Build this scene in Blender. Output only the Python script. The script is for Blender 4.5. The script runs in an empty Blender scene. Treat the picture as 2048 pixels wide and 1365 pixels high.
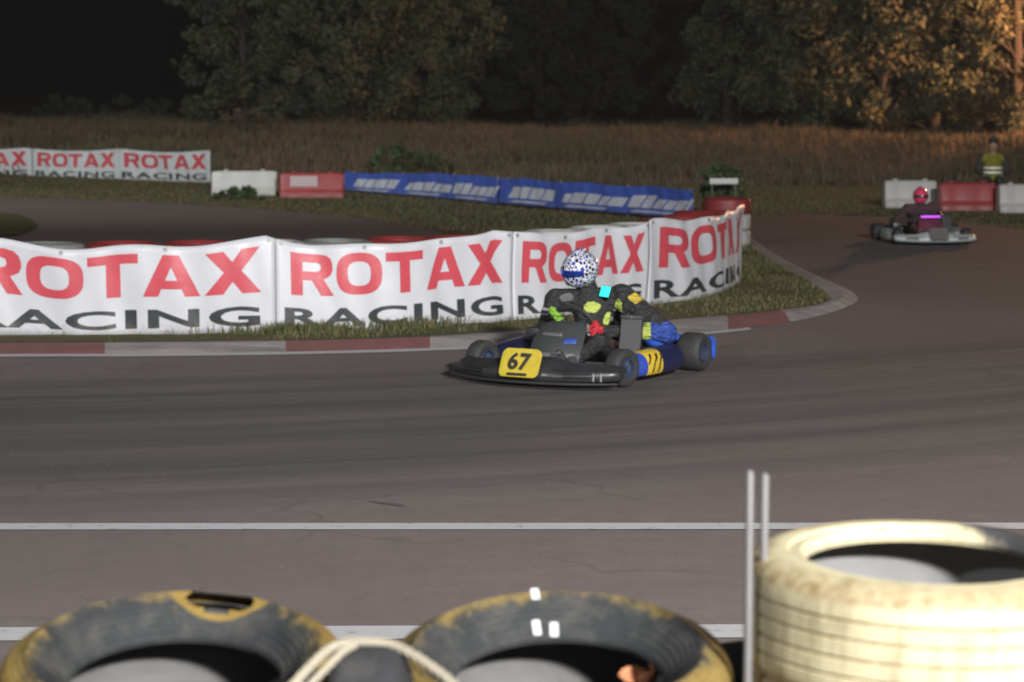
import bpy, bmesh, math, random
import numpy as np
from mathutils import Vector, Matrix, noise as mnoise
from mathutils.geometry import tessellate_polygon
R = math.radians
random.seed(7); RNG = np.random.default_rng(7)
SC = bpy.context.scene
COL = SC.collection

# ------------------------------------------------------------------ camera
F = 4400.0; HCAM = 2.0; PITCH = math.atan(497.0/F)
cam = bpy.data.cameras.new('camera'); cam.lens = 36*F/2048; cam.sensor_width = 36
cam.clip_start = 0.05; cam.clip_end = 1500
camo = bpy.data.objects.new('camera', cam); COL.objects.link(camo)
camo.location = (0, 0, HCAM); camo.rotation_euler = (math.pi/2-PITCH, 0, 0)
cam.dof.use_dof = True; cam.dof.focus_distance = 9.6; cam.dof.aperture_fstop = 4.2
SC.camera = camo
# ------------------------------------------------------------------ world (night sky)
W = bpy.data.worlds.new('World'); SC.world = W; W.use_nodes = True
nt = W.node_tree; nt.nodes.clear()
sky = nt.nodes.new('ShaderNodeTexSky'); sky.sky_type = 'NISHITA'; sky.sun_disc = False
sky.sun_elevation = R(-4); sky.sun_rotation = R(200)
bg = nt.nodes.new('ShaderNodeBackground'); bg.inputs['Strength'].default_value = 0.09
wo = nt.nodes.new('ShaderNodeOutputWorld')
nt.links.new(sky.outputs[0], bg.inputs[0]); nt.links.new(bg.outputs[0], wo.inputs[0])
# ------------------------------------------------------------------ floodlights behind the photographer, and an added far lamp for the trees
def flood_or_fill(loc, target, power, col, size, spread=120):
    l = bpy.data.lights.new('flood_or_fill_light', 'AREA'); l.energy = power; l.color = col
    l.shape = 'RECTANGLE'; l.size = size; l.size_y = size*.6; l.spread = R(spread)
    o = bpy.data.objects.new('flood_or_fill_light', l); COL.objects.link(o); o.location = loc
    o.rotation_euler = (Vector(target)-Vector(loc)).to_track_quat('-Z', 'Y').to_euler()
flood_or_fill((6.5, -9, 8.4), (0, 17, .3), 4900, (1, .97, .95), 1.6)
flood_or_fill((-16, -4, 11), (0, 18, 0), 800, (.93, .97, 1), 1.6)
flood_or_fill((-15, 27, 12), (-1, 66, 1.5), 1050, (.96, 1, .93), 1.6, 100)  # added lamp out of frame at left, brightens the bank and trees
def lamp(loc, power, col, rad):
    l = bpy.data.lights.new('lamp', 'POINT'); l.energy = power; l.color = col; l.shadow_soft_size = rad
    o = bpy.data.objects.new('lamp', l); COL.objects.link(o); o.location = loc
lamp((18.3, 62.6, 5.0), 9500, (1, .46, .22), .4)      # sodium lamp on the right, beyond the frame
SC.view_settings.view_transform = 'Standard'; SC.view_settings.look = 'None'
SC.view_settings.exposure = 0; SC.view_settings.gamma = 1
SC.render.resolution_x = 1024; SC.render.resolution_y = 682

# ------------------------------------------------------------------ helpers
def ray(u, v):
    up = -(v-682.5)/F
    return Vector(((u-1024)/F, math.cos(PITCH)+math.sin(PITCH)*up, -math.sin(PITCH)+math.cos(PITCH)*up))
def gp(u, v, z=0.0):
    d = ray(u, v); t = (z-HCAM)/d.z; return Vector((d.x*t, d.y*t, z))
def at(u, v, Y):
    d = ray(u, v); t = Y/d.y; return Vector((d.x*t, Y, HCAM+d.z*t))
def smooth(a, b, x):
    t = min(1, max(0, (x-a)/(b-a))); return t*t*(3-2*t)
def gz(x, y):
    return (.70-.014*x)*smooth(47, 66, y - .1*x) + .5*smooth(75, 130, y)
def gzn(x, y):
    t = np.clip((y-.1*x-47)/19, 0, 1); u = np.clip((y-75)/55, 0, 1)
    return (.70-.014*x)*t*t*(3-2*t) + .5*u*u*(3-2*u)

class N:      # tiny node builder
    def __init__(s, name):
        s.m = bpy.data.materials.new(name); s.m.use_nodes = True; s.t = s.m.node_tree
        s.b = s.t.nodes['Principled BSDF']
    def n(s, typ, **k):
        x = s.t.nodes.new(typ)
        for a, v in k.items(): setattr(x, a, v)
        return x
    def l(s, a, b): s.t.links.new(a, b)
    def coord(s, kind='Object', scale=None):
        o = s.n('ShaderNodeTexCoord').outputs[kind]
        if scale:
            mp = s.n('ShaderNodeMapping'); mp.inputs['Scale'].default_value = scale; s.l(o, mp.inputs[0]); o = mp.outputs[0]
        return o
    def noise(s, scale, detail=4, rough=.55, vec=None):
        x = s.n('ShaderNodeTexNoise'); x.inputs['Scale'].default_value = scale
        x.inputs['Detail'].default_value = detail; x.inputs['Roughness'].default_value = rough
        s.l(vec if vec is not None else s.coord(), x.inputs['Vector']); return x.outputs['Fac']
    def ramp(s, fac, stops):
        x = s.n('ShaderNodeValToRGB'); e = x.color_ramp.elements
        while len(e) < len(stops): e.new(.5)
        for q, (p, c) in zip(e, stops):
            q.position = p; q.color = (c, c, c, 1) if isinstance(c, (int, float)) else (*c, 1)
        s.l(fac, x.inputs[0]); return x.outputs[0]
    def mix(s, fac, a, b, blend='MIX'):
        x = s.n('ShaderNodeMix', data_type='RGBA', blend_type=blend)
        for v, i in ((fac, 0), (a, 6), (b, 7)):
            if isinstance(v, bpy.types.NodeSocket): s.l(v, x.inputs[i])
            elif i == 0: x.inputs[0].default_value = v
            else: x.inputs[i].default_value = (*v, 1)
        return x.outputs[2]
    def math(s, op, a, b=None, c=None):
        x = s.n('ShaderNodeMath', operation=op)
        for i, v in enumerate((a, b, c)):
            if v is None: continue
            if isinstance(v, bpy.types.NodeSocket): s.l(v, x.inputs[i])
            else: x.inputs[i].default_value = v
        return x.outputs[0]
    def bump(s, h, strength=.3, dist=.01):
        x = s.n('ShaderNodeBump'); x.inputs['Strength'].default_value = strength; x.inputs['Distance'].default_value = dist
        s.l(h, x.inputs['Height']); s.l(x.outputs[0], s.b.inputs['Normal'])
    def set(s, **k):
        for a, v in k.items():
            i = s.b.inputs[a.replace('_', ' ')]
            if isinstance(v, bpy.types.NodeSocket): s.l(v, i)
            else: i.default_value = (*v, 1) if isinstance(v, tuple) else v
        return s
MC = {}
def pm(name, c, rough=.6, var=.25, scale=12, metal=0, coat=0, bump=0, spec=.5):
    """plain material with procedural colour variation"""
    if name in MC: return MC[name]
    s = N(name); f = s.noise(scale, 5)
    s.set(Base_Color=s.mix(f, tuple(x*(1-var) for x in c), tuple(min(1, x*(1+var)) for x in c)), Metallic=metal, Coat_Weight=coat)
    s.b.inputs['Specular IOR Level'].default_value = spec
    s.set(Roughness=s.ramp(f, [(.25, max(.02, rough-.1)), (.75, min(1, rough+.1))]))
    if bump: s.bump(s.noise(scale*4, 5), bump, .01)
    MC[name] = s.m; return s.m
def emit(name, c, st):
    s = N(name); s.set(Base_Color=c, Emission_Color=c, Emission_Strength=st); return s.m

def tag(o, label=None, cat=None, group=None, kind=None):
    if label: o['label'] = label
    if cat: o['category'] = cat
    if group: o['group'] = group
    if kind: o['kind'] = kind
    return o
def link(name, me, mats, parent=None, smooth_=False):
    o = bpy.data.objects.new(name, me); COL.objects.link(o)
    for m in (mats if isinstance(mats, (list, tuple)) else [mats]): me.materials.append(m)
    if smooth_:
        me.polygons.foreach_set('use_smooth', [True]*len(me.polygons))
        try: me.set_sharp_from_angle(angle=R(38))
        except Exception: pass
    if parent: o.parent = parent
    return o
def obj(name, bm, mats, parent=None, sm=True, recalc=True):
    if recalc: bmesh.ops.recalc_face_normals(bm, faces=bm.faces)
    me = bpy.data.meshes.new(name); bm.to_mesh(me); bm.free()
    return link(name, me, mats, parent, sm)
def npmesh(name, verts, faces, mats, parent=None, sm=False):
    me = bpy.data.meshes.new(name); me.from_pydata([tuple(v) for v in verts], [], [tuple(f) for f in faces]); me.update()
    return link(name, me, mats, parent, sm)
def empty(name, loc, rz=0):
    o = bpy.data.objects.new(name, None); o.empty_display_size = .2; COL.objects.link(o)
    o.location = loc; o.rotation_euler = (0, 0, rz); return o
def BM(): return bmesh.new()
def merge(bm, other):
    me = bpy.data.meshes.new('t'); other.to_mesh(me); other.free(); bm.from_mesh(me); bpy.data.meshes.remove(me)
def box(bm, c, s, rot=None, bev=0, seg=2, mi=0):
    b = BM(); bmesh.ops.create_cube(b, size=1)
    bmesh.ops.scale(b, vec=s, verts=b.verts)
    if bev: bmesh.ops.bevel(b, geom=b.edges[:], offset=bev, segments=seg, affect='EDGES', profile=.6)
    M = Matrix.Translation(c) @ (rot.to_4x4() if rot is not None else Matrix())
    bmesh.ops.transform(b, matrix=M, verts=b.verts)
    for f in b.faces: f.material_index = mi
    merge(bm, b)
def crv(pts, n=8):
    """Catmull-Rom through pts"""
    P = [Vector(p) for p in pts]; P = [2*P[0]-P[1]]+P+[2*P[-1]-P[-2]]; out = []
    for i in range(1, len(P)-2):
        for k in range(n):
            t = k/n; a, b, c, d = P[i-1:i+3]
            out.append(.5*((2*b)+(c-a)*t+(2*a-5*b+4*c-d)*t*t+(3*b-a-3*c+d)*t**3))
    out.append(P[-2]); return out
def tube(bm, pts, r, seg=8, closed=False, mi=0):
    P = [Vector(p) for p in pts]; n = len(P); rs = r if isinstance(r, (list, tuple)) else [r]*n
    rings = []; up = Vector((0, 0, 1)); prev = None
    for i in range(n):
        if closed: d = P[(i+1) % n]-P[i-1]
        else: d = P[min(i+1, n-1)]-P[max(i-1, 0)]
        d.normalize()
        if prev is None:
            a = d.cross(up if abs(d.z) < .9 else Vector((1, 0, 0))).normalized()
        else: a = (prev-d*prev.dot(d)).normalized()
        prev = a; b = d.cross(a)
        rings.append([bm.verts.new(P[i]+rs[i]*(a*math.cos(2*math.pi*k/seg)+b*math.sin(2*math.pi*k/seg))) for k in range(seg)])
    for i in range(n if closed else n-1):
        A, B = rings[i], rings[(i+1) % n]
        for k in range(seg):
            f = bm.faces.new((A[k], A[(k+1) % seg], B[(k+1) % seg], B[k])); f.material_index = mi
    if not closed:
        for q in (rings[0], rings[-1]):
            f = bm.faces.new(q); f.material_index = mi
def lathe(bm, prof, seg=48, M=None, closed=True, mi=None, wob=None):
    """profile (r,z) turned about Z"""
    n = len(prof); V = []
    for k in range(seg):
        a = 2*math.pi*k/seg; row = []
        for j, (r, z) in enumerate(prof):
            dz = wob(a, r, z) if wob else 0
            p = Vector((r*math.cos(a), r*math.sin(a), z+dz))
            row.append(bm.verts.new(M @ p if M else p))
        V.append(row)
    F_ = []
    for k in range(seg):
        for j in range(n if closed else n-1):
            q = (V[k][j], V[(k+1) % seg][j], V[(k+1) % seg][(j+1) % n], V[k][(j+1) % n])
            f = bm.faces.new(q)
            if mi: f.material_index = mi(j, k)
            F_.append((f, j, k))
    return F_
def loft(bm, secs, cap=True, mi=None):
    """closed sections (lists of points)"""
    V = [[bm.verts.new(p) for p in s] for s in secs]; n = len(secs[0])
    for i in range(len(V)-1):
        for k in range(n):
            f = bm.faces.new((V[i][k], V[i][(k+1) % n], V[i+1][(k+1) % n], V[i+1][k]))
            if mi: f.material_index = mi(i, k)
    if cap:
        for q, i in ((V[0], 0), (V[-1], len(V)-2)):
            f = bm.faces.new(q)
            if mi: f.material_index = mi(i, 0)
def capsule(bm, p0, p1, r0, r1):
    b = BM()
    for p, r in ((p0, r0), (p1, r1)):
        bmesh.ops.create_icosphere(b, subdivisions=2, radius=r, matrix=Matrix.Translation(p))
    h = bmesh.ops.convex_hull(b, input=b.verts)
    bmesh.ops.delete(b, geom=[v for v in set(h['geom_interior']) if isinstance(v, bmesh.types.BMVert)], context='VERTS')
    merge(bm, b)
def ellip(bm, c, s, rot=None, sub=3):
    M = Matrix.Translation(c) @ (rot.to_4x4() if rot is not None else Matrix()) @ Matrix.Diagonal((*s, 1))
    bmesh.ops.create_icosphere(bm, subdivisions=sub, radius=1, matrix=M)
def organic(name, parts, mats, parent, voxel=.011, it=6):
    """one continuous skin over tapered limbs; parts: (kind, args, material index)"""
    bm = BM(); segs = []
    for p in parts:
        if p[0] == 'c': capsule(bm, *[Vector(x) if isinstance(x, (tuple, Vector)) else x for x in p[1:5]]); segs.append((Vector(p[1]), Vector(p[2]), (p[3]+p[4])/2, p[5]))
        else: ellip(bm, Vector(p[1]), p[2], p[3]); segs.append((Vector(p[1]), Vector(p[1]), sum(p[2])/3, p[4]))
    me = bpy.data.meshes.new(name); bm.to_mesh(me); bm.free()
    o = bpy.data.objects.new(name, me); COL.objects.link(o)
    m = o.modifiers.new('r', 'REMESH'); m.mode = 'VOXEL'; m.voxel_size = voxel
    m = o.modifiers.new('s', 'SMOOTH'); m.iterations = it; m.factor = .5
    dg = bpy.context.evaluated_depsgraph_get()
    me2 = bpy.data.meshes.new_from_object(o.evaluated_get(dg)); bpy.data.objects.remove(o); bpy.data.meshes.remove(me)
    me2.name = name; me2.materials.clear()
    for f in me2.polygons:
        c = f.center; best = 9; k = 0
        for a, b, r, mi in segs:
            d = b-a; L = d.length_squared; t = 0 if L == 0 else max(0, min(1, (c-a).dot(d)/L))
            q = (c-a-d*t).length-r
            if q < best: best = q; k = mi
        f.material_index = k
    return link(name, me2, mats, parent, True)
def text_bm(body, bold=.02, space=1.0):
    cu = bpy.data.curves.new('t', 'FONT'); cu.body = body; cu.offset = bold; cu.resolution_u = 4; cu.space_character = space
    o = bpy.data.objects.new('t', cu); COL.objects.link(o)
    dg = bpy.context.evaluated_depsgraph_get(); me = bpy.data.meshes.new_from_object(o.evaluated_get(dg))
    bm = BM(); bm.from_mesh(me); bpy.data.objects.remove(o); bpy.data.meshes.remove(me); bpy.data.curves.remove(cu)
    x = [v.co.x for v in bm.verts]; y = [v.co.y for v in bm.verts]
    for v in bm.verts: v.co = Vector(((v.co.x-min(x))/(max(x)-min(x)), (v.co.y-min(y))/(max(y)-min(y)), 0))
    return bm
def _sup(cx, cy, a, b, n=28, e=.72):
    return [(cx+a*math.copysign(abs(math.cos(2*math.pi*i/n))**e, math.cos(2*math.pi*i/n)), cy+b*math.copysign(abs(math.sin(2*math.pi*i/n))**e, math.sin(2*math.pi*i/n))) for i in range(n)]
BLOCK = {   # heavy signwriter's capitals: width, outline, counters
    'R': (1.0, [(0, 0), (0, 1), (.66, 1), (.84, .97), (.95, .88), (.99, .75), (.99, .62), (.94, .50), (.84, .43), (.76, .40), (1.0, 0), (.70, 0), (.49, .37), (.28, .37), (.28, 0)], [[(.28, .58), (.28, .80), (.60, .80), (.68, .77), (.71, .69), (.68, .61), (.60, .58)]]),
    'O': (1.12, _sup(.5, .5, .5, .5), [_sup(.5, .5, .255, .29)]),
    'T': (.98, [(.36, 0), (.36, .78), (0, .78), (0, 1), (1, 1), (1, .78), (.64, .78), (.64, 0)], []),
    'A': (1.12, [(0, 0), (.36, 1), (.64, 1), (1, 0), (.735, 0), (.675, .185), (.325, .185), (.265, 0)], [[(.392, .39), (.608, .39), (.5, .72)]]),
    'X': (1.1, [(0, 0), (.345, .51), (.02, 1), (.34, 1), (.5, .735), (.66, 1), (.98, 1), (.655, .51), (1, 0), (.67, 0), (.5, .275), (.33, 0)], [])}
def block_bm(word, gap=.08):
    bm = BM(); x = 0; L = sum(BLOCK[c][0] for c in word)+gap*(len(word)-1)
    for c in word:
        w, o, hs = BLOCK[c]; loops = [[Vector(((x+p[0]*w)/L, p[1], 0)) for p in lp] for lp in [o]+hs]
        V = [bm.verts.new(p) for lp in loops for p in lp]
        for t in tessellate_polygon(loops):
            try: bm.faces.new([V[i] for i in t])
            except ValueError: pass
        x += w+gap
    return bm
def slice_x(bm, n):
    for i in range(1, n):
        bmesh.ops.bisect_plane(bm, geom=bm.verts[:]+bm.edges[:]+bm.faces[:], plane_co=(i/n, 0, 0), plane_no=(1, 0, 0))
def sheet(name, pts, z, m):
    P = [Vector((p[0], p[1], 0)) for p in pts]
    tri = tessellate_polygon([P])
    o = npmesh(name, [(p.x, p.y, z) for p in P], tri, m)
    for f in o.data.polygons:
        if f.normal.z < 0: f.flip()
    return tag(o, kind='structure')

# ------------------------------------------------------------------ materials of the setting
def mat_asphalt():
    s = N('asphalt'); co = s.coord()
    sx = s.n('ShaderNodeSeparateXYZ'); s.l(co, sx.inputs[0]); X, Y = sx.outputs[0], sx.outputs[1]
    # t runs across the racing line, which bends gently
    t = s.math('SUBTRACT', s.math('SUBTRACT', Y, s.math('MULTIPLY', X, .36)), s.math('MULTIPLY', s.math('MULTIPLY', X, X), .03))
    cb = s.n('ShaderNodeCombineXYZ'); s.l(s.math('MULTIPLY', X, .10), cb.inputs[0]); s.l(s.math('MULTIPLY', t, 2.2), cb.inputs[1])
    st = s.noise(1.0, 5, .62, cb.outputs[0])
    band = s.math('SUBTRACT', 1, s.math('MINIMUM', 1, s.math('DIVIDE', s.math('ABSOLUTE', s.math('SUBTRACT', t, 13.6)), 3.4)))
    groove = s.math('MULTIPLY', s.ramp(st, [(.30, .25), (.60, 1)]), s.math('ADD', s.math('MULTIPLY', s.math('MINIMUM', 1, s.math('MULTIPLY', band, 1.8)), .85), .15))
    big = s.noise(.35, 3); fine = s.noise(160, 2, .7); mid = s.noise(7, 6, .7)
    c = s.mix(s.ramp(big, [(.3, 0), (.7, 1)]), (.186, .150, .140), (.228, .194, .184))
    c = s.mix(s.ramp(mid, [(.35, 0), (.75, .5)]), c, (.12, .106, .102))
    c = s.mix(groove, c, (.078, .074, .074))
    c = s.mix(s.ramp(fine, [(.35, .5), (.7, 0)]), c, (.06, .055, .053))
    c = s.mix(s.ramp(fine, [(.66, 0), (.8, .45)]), c, (.3, .28, .26))
    w = s.n('ShaderNodeVectorMath', operation='ADD'); s.l(co, w.inputs[0]); wn = s.n('ShaderNodeTexNoise'); wn.inputs['Scale'].default_value = 1.5; s.l(co, wn.inputs['Vector']); s.l(wn.outputs['Color'], w.inputs[1])
    vo = s.n('ShaderNodeTexVoronoi', feature='DISTANCE_TO_EDGE'); vo.inputs['Scale'].default_value = .42; s.l(w.outputs[0], vo.inputs['Vector'])
    crack = s.math('MULTIPLY', s.ramp(vo.outputs['Distance'], [(.004, .32), (.012, 0)]), s.ramp(big, [(.45, 0), (.6, 1)]))
    c = s.mix(crack, c, (.05, .045, .043))
    cr = s.n('ShaderNodeTexVoronoi'); cr.inputs['Scale'].default_value = 17; s.l(co, cr.inputs['Vector'])
    c = s.mix(s.math('MULTIPLY', s.ramp(cr.outputs['Distance'], [(.10, 1), (.16, 0)]), s.ramp(cr.outputs['Color'], [(.80, 0), (.84, .7)])), c, (.05, .046, .045))
    c = s.mix(s.math('MULTIPLY', s.ramp(cr.outputs['Distance'], [(.07, 1), (.12, 0)]), s.ramp(cr.outputs['Color'], [(.12, .7), (.15, 0)])), c, (.36, .33, .30))
    s.set(Base_Color=c, Roughness=.88); s.b.inputs['Specular IOR Level'].default_value = .25
    s.bump(fine, .5, .006); return s.m
def mat_grass(name, a, b, c):
    s = N(name); x = s.mix(s.ramp(s.noise(.5, 6), [(.35, 0), (.65, 1)]), a, b)
    x = s.mix(s.ramp(s.noise(18, 4), [(.4, 0), (.8, 1)]), x, c)
    s.set(Base_Color=x, Roughness=.95); s.b.inputs['Specular IOR Level'].default_value = .15
    s.bump(s.noise(60, 4), .8, .03); return s.m
def mat_paintline():
    s = N('worn_white_paint'); f = s.noise(14, 8, .75)
    s.set(Base_Color=s.mix(s.ramp(f, [(.56, 0), (.68, 1)]), (.40, .40, .41), (.19, .18, .18)), Roughness=.7); return s.m
def mat_concrete(name, a, b):
    s = N(name); f = s.noise(5, 8, .7); g = s.noise(60, 3)
    c = s.mix(s.ramp(f, [(.3, 0), (.7, 1)]), a, b); c = s.mix(s.ramp(g, [(.5, 0), (.75, .4)]), c, tuple(x*.5 for x in a))
    k = s.noise(1, 6, .7, s.coord('Object', (.9, 5, 1))); c = s.mix(s.ramp(k, [(.42, 0), (.66, .65)]), c, (.07, .065, .062)); c = s.mix(s.ramp(s.noise(11, 8, .8), [(.55, 0), (.7, .5)]), c, (.17, .155, .14))
    s.set(Base_Color=c, Roughness=.85); s.bump(g, .4, .006); return s.m
M_ASPH = mat_asphalt(); M_LINE = mat_paintline()
M_FIELD = mat_grass('dry_field_grass', (.10, .075, .045), (.14, .105, .062), (.06, .055, .03))
M_TURF = mat_grass('island_turf', (.075, .08, .03), (.125, .10, .05), (.05, .065, .02))
M_KG = mat_concrete('kerb_concrete', (.24, .225, .22), (.32, .305, .3)); M_KR = mat_concrete('kerb_red', (.16, .05, .05), (.21, .075, .07))

# ------------------------------------------------------------------ ground, track, islands, kerbs
xs = sorted(set([-260, -160, -90, -50] + [round(-34+i*1.7, 2) for i in range(41)] + [50, 90, 160, 260]))
ys = sorted(set([-60, -20, 10, 25, 36] + [44+i*1.2 for i in range(26)] + [80, 95, 110, 130, 160, 220, 320, 450]))
gv = [(x, y, gz(x, y) + (.10*mnoise.noise((x*.3, y*.3, 3)) if 50 < y < 90 else 0)) for y in ys for x in xs]; nx = len(xs)
gf = [(j*nx+i, j*nx+i+1, (j+1)*nx+i+1, (j+1)*nx+i) for j in range(len(ys)-1) for i in range(nx-1)]
tag(npmesh('ground', gv, gf, M_FIELD, sm=True), kind='structure')

KO = crv([gp(*p, .02) for p in ((-700, 712), (-300, 710), (0, 707), (300, 706), (600, 702), (860, 695), (1100, 684), (1300, 670), (1430, 661), (1560, 646), (1650, 628), (1700, 610), (1716, 597), (1700, 580), (1655, 560), (1600, 535), (1545, 505), (1505, 478), (1480, 455))], 10)
KI = crv([gp(*p, .05) for p in ((-700, 688), (-300, 687), (0, 685), (300, 684), (600, 680), (860, 672), (1100, 657), (1300, 643), (1430, 632), (1540, 622), (1620, 612), (1655, 603), (1660, 594), (1648, 582), (1612, 560), (1566, 535), (1520, 505), (1485, 478), (1465, 455))], 10)
far_edge = [gp(*p) for p in ((1480, 438), (1600, 430), (1750, 433), (1900, 445), (2048, 462), (2500, 480))]
trk = [Vector((-26, -12, 0)), Vector((40, -12, 0)), Vector((40, 26, 0))] + far_edge[::-1] + KO[::-1] + [Vector((-26, KO[0].y, 0))]
sheet('race_track', trk, .012, M_ASPH)
fo = crv([gp(*p) for p in ((-900, 390), (-300, 391), (0, 395), (300, 406), (600, 426), (800, 449), (885, 470), (900, 490), (860, 520), (700, 545), (300, 560), (-900, 565))], 6)
sheet('far_track', fo, .012, M_ASPH)
tip = crv([gp(*p) for p in ((-900, 425), (-200, 428), (0, 432), (50, 440), (72, 455), (50, 470), (0, 478), (-300, 482), (-900, 485))], 6)
isl2 = sheet('grass_island', tip, .05, M_TURF)
def ribbon(name, A, B, z, mats, mi=None, rise=0):
    v = []; f = []
    for a, b in zip(A, B):
        v += [(a.x, a.y, z), ((a.x+b.x)/2, (a.y+b.y)/2, z+rise), (b.x, b.y, z+rise*.7)]
    for i in range(len(A)-1):
        f += [(3*i, 3*i+1, 3*i+4, 3*i+3), (3*i+1, 3*i+2, 3*i+5, 3*i+4)]
    o = npmesh(name, v, f, mats)
    for p in o.data.polygons:
        if mi: p.material_index = mi(p.index//2)
        if p.normal.z < 0: p.flip()
    return tag(o, kind='structure')
# kerb painted red and grey in blocks
alen = [0]
for a, b in zip(KO, KO[1:]): alen.append(alen[-1]+(b-a).length)
def nearest_s(u, v):
    p = gp(u, v); return min(range(len(KO)), key=lambda i: (KO[i]-p).length)
redr = [(-560, -330), (-60, 232), (575, 865), (1440, 1560)]
redi = [(nearest_s(a, 700 if a < 900 else 662), nearest_s(b, 700 if b < 900 else 646)) for a, b in redr]
ribbon('kerb', KO, KI, .014, [M_KG, M_KR], lambda i: 1 if any(a <= i < b for a, b in redi) else 0, .05)
kerb_line_out = [p + Vector((0, -.21, 0)) for p in KO[:86]]
ribbon('kerb_edge_line', kerb_line_out, [p+Vector((0, -.03, 0)) for p in KO[:86]], .018, M_LINE)
# raised turf inside the kerb
isl = KI + [gp(1400, 446), gp(1150, 455), gp(960, 470), gp(905, 490), gp(850, 525), gp(300, 562), gp(-700, 566)]
sheet('grass_verge', isl, .052, M_TURF)
def line(name, u0, v0, u1, v1, w):
    a, b = gp(u0, v0, .017), gp(u1, v1, .017); d = (b-a).normalized(); n = Vector((-d.y, d.x, 0))*w/2
    a -= d*9; b += d*9; k = 40
    ribbon(name, [a.lerp(b, i/k)-n for i in range(k+1)], [a.lerp(b, i/k)+n for i in range(k+1)], .017, M_LINE)
line('track_line', 0, 1053, 2048, 1052, .15)
line('track_edge_line', 0, 1268, 1450, 1262, .2)
# skid mark on the asphalt
a = [gp(u, v) for u, v in ((735, 1009), (750, 1011), (765, 1013), (780, 1014), (795, 1017), (808, 1019))]
wd = (.004, .03, .05, .045, .06, .006); ribbon('skid_mark', [p-Vector((0, q*.4, 0)) for p, q in zip(a, wd)], [p+Vector((.01, q*.6, 0)) for p, q in zip(a, wd)], .016, pm('rubber_smear', (.075, .07, .067), .9))

# ------------------------------------------------------------------ grass (stuff)
def blades(name, pts, h, w, mats, lean=.35, vary=None):
    n = len(pts); P = np.array(pts); hh = h*(.45+RNG.random(n)*.9)*(1 if vary is None else np.clip(.85+1.1*vary, .3, 1.6)); a = RNG.random(n)*2*np.pi
    ln = lean*hh*RNG.standard_normal(n); b = RNG.random(n)*2*np.pi
    dx, dy = np.cos(a)*w/2, np.sin(a)*w/2
    V = np.empty((n, 5, 3))
    V[:, 0] = P-np.c_[dx, dy, np.full(n, .02)]; V[:, 1] = P+np.c_[dx, dy, np.full(n, -.02)]
    m = P+np.c_[np.cos(b)*ln*.35, np.sin(b)*ln*.35, hh*.6]
    V[:, 2] = m+np.c_[dx*.7, dy*.7, 0*dx]; V[:, 3] = m-np.c_[dx*.7, dy*.7, 0*dx]
    V[:, 4] = P+np.c_[np.cos(b)*ln, np.sin(b)*ln, hh]
    me = bpy.data.meshes.new(name); me.vertices.add(5*n); me.vertices.foreach_set('co', V.ravel())
    i = np.arange(n)*5; q = np.c_[i, i+1, i+2, i+3, i+3, i+2, i+4]
    me.loops.add(7*n); me.loops.foreach_set('vertex_index', q.ravel().astype(np.int32))
    st = np.c_[np.arange(n)*7, np.arange(n)*7+4].ravel(); me.polygons.add(2*n)
    me.polygons.foreach_set('loop_start', st.astype(np.int32))
    try: me.polygons.foreach_set('loop_total', np.tile([4, 3], n).astype(np.int32))
    except Exception: pass
    me.update(calc_edges=True); me.validate()
    o = link(name, me, mats)
    me.polygons.foreach_set('material_index', np.repeat(RNG.integers(0, len(mats), n) if vary is None else np.clip((vary*3+1.2+RNG.normal(0, .55, n)), 0, len(mats)-.01).astype(int), 2).astype(np.int32))
    return o
G_DRY = [pm('dry_stalk_straw', (.135, .102, .066), .9, .3, 1.5), pm('dry_stalk_brown', (.098, .072, .045), .9, .3, 1.5), pm('dry_stalk_olive', (.085, .08, .04), .9, .3, 1.5)]
G_GRN = [pm('grass_blade_olive', (.085, .09, .03), .9, .3, 1), pm('grass_blade_green', (.06, .085, .025), .9, .3, 1), pm('grass_blade_straw', (.15, .115, .055), .9, .3, 1)]
n = 150000
X = RNG.uniform(-17, 21, n); Y = 42+29*RNG.random(n)**.9
keep = (np.abs(X) < Y*.27+1) & (Y > np.where(X < -3, 50.2, 46.5+.1*X))
cl = np.array([mnoise.noise((x*.28, y*.45, 0))*.75+mnoise.noise((x*1.1, y*1.4, 5))*.4 for x, y in zip(X, Y)]); keep &= RNG.random(n) < .6+.9*cl
X, Y, cl = X[keep], Y[keep], cl[keep]
tag(blades('tall_dry_grass', np.c_[X, Y, gzn(X, Y)], .36, .03, G_DRY, .5, cl), 'tall brown dry grass covering the bank below the trees', 'grass', kind='stuff')
def inside(poly, x, y):
    c = False; j = len(poly)-1
    for i in range(len(poly)):
        a, b = poly[i], poly[j]
        if (a[1] > y) != (b[1] > y) and x < (b[0]-a[0])*(y-a[1])/(b[1]-a[1])+a[0]: c = not c
        j = i
    return c
pts = []
ip = [(p.x, p.y) for p in isl]; fp = [(p.x, p.y) for p in fo]; tp = [(p.x, p.y) for p in trk]
while len(pts) < 42000:
    x = random.uniform(-6, 6); y = random.uniform(17, 34)
    if x < 2.0 and y < 20.5 and y < 17.9+max(0, x+1)*.9 and not (-1.9 < x < -.9) and random.random() < (.95 if x < -1.9 else .55): continue
    if abs(x) < y*.25 and inside(ip, x, y) and random.random() < .75+mnoise.noise((x, y, 1)): pts.append((x, y, .052))
tag(blades('verge_grass', pts, .034, .008, G_GRN, .5), 'short green and straw coloured grass on the verge inside the hairpin', 'grass', kind='stuff')
pts = []
for _ in range(60000):
    y = random.uniform(32, 50); x = random.uniform(-.26, .27)*y
    if not inside(fp, x, y) and not inside(tp, x, y) and not inside(ip, x, y): pts.append((x, y, gz(x, y)))
tag(blades('field_grass', pts, .045, .014, G_GRN, .5), 'rough short grass between the far track and the dry bank', 'grass', kind='stuff')
pts = []
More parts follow.
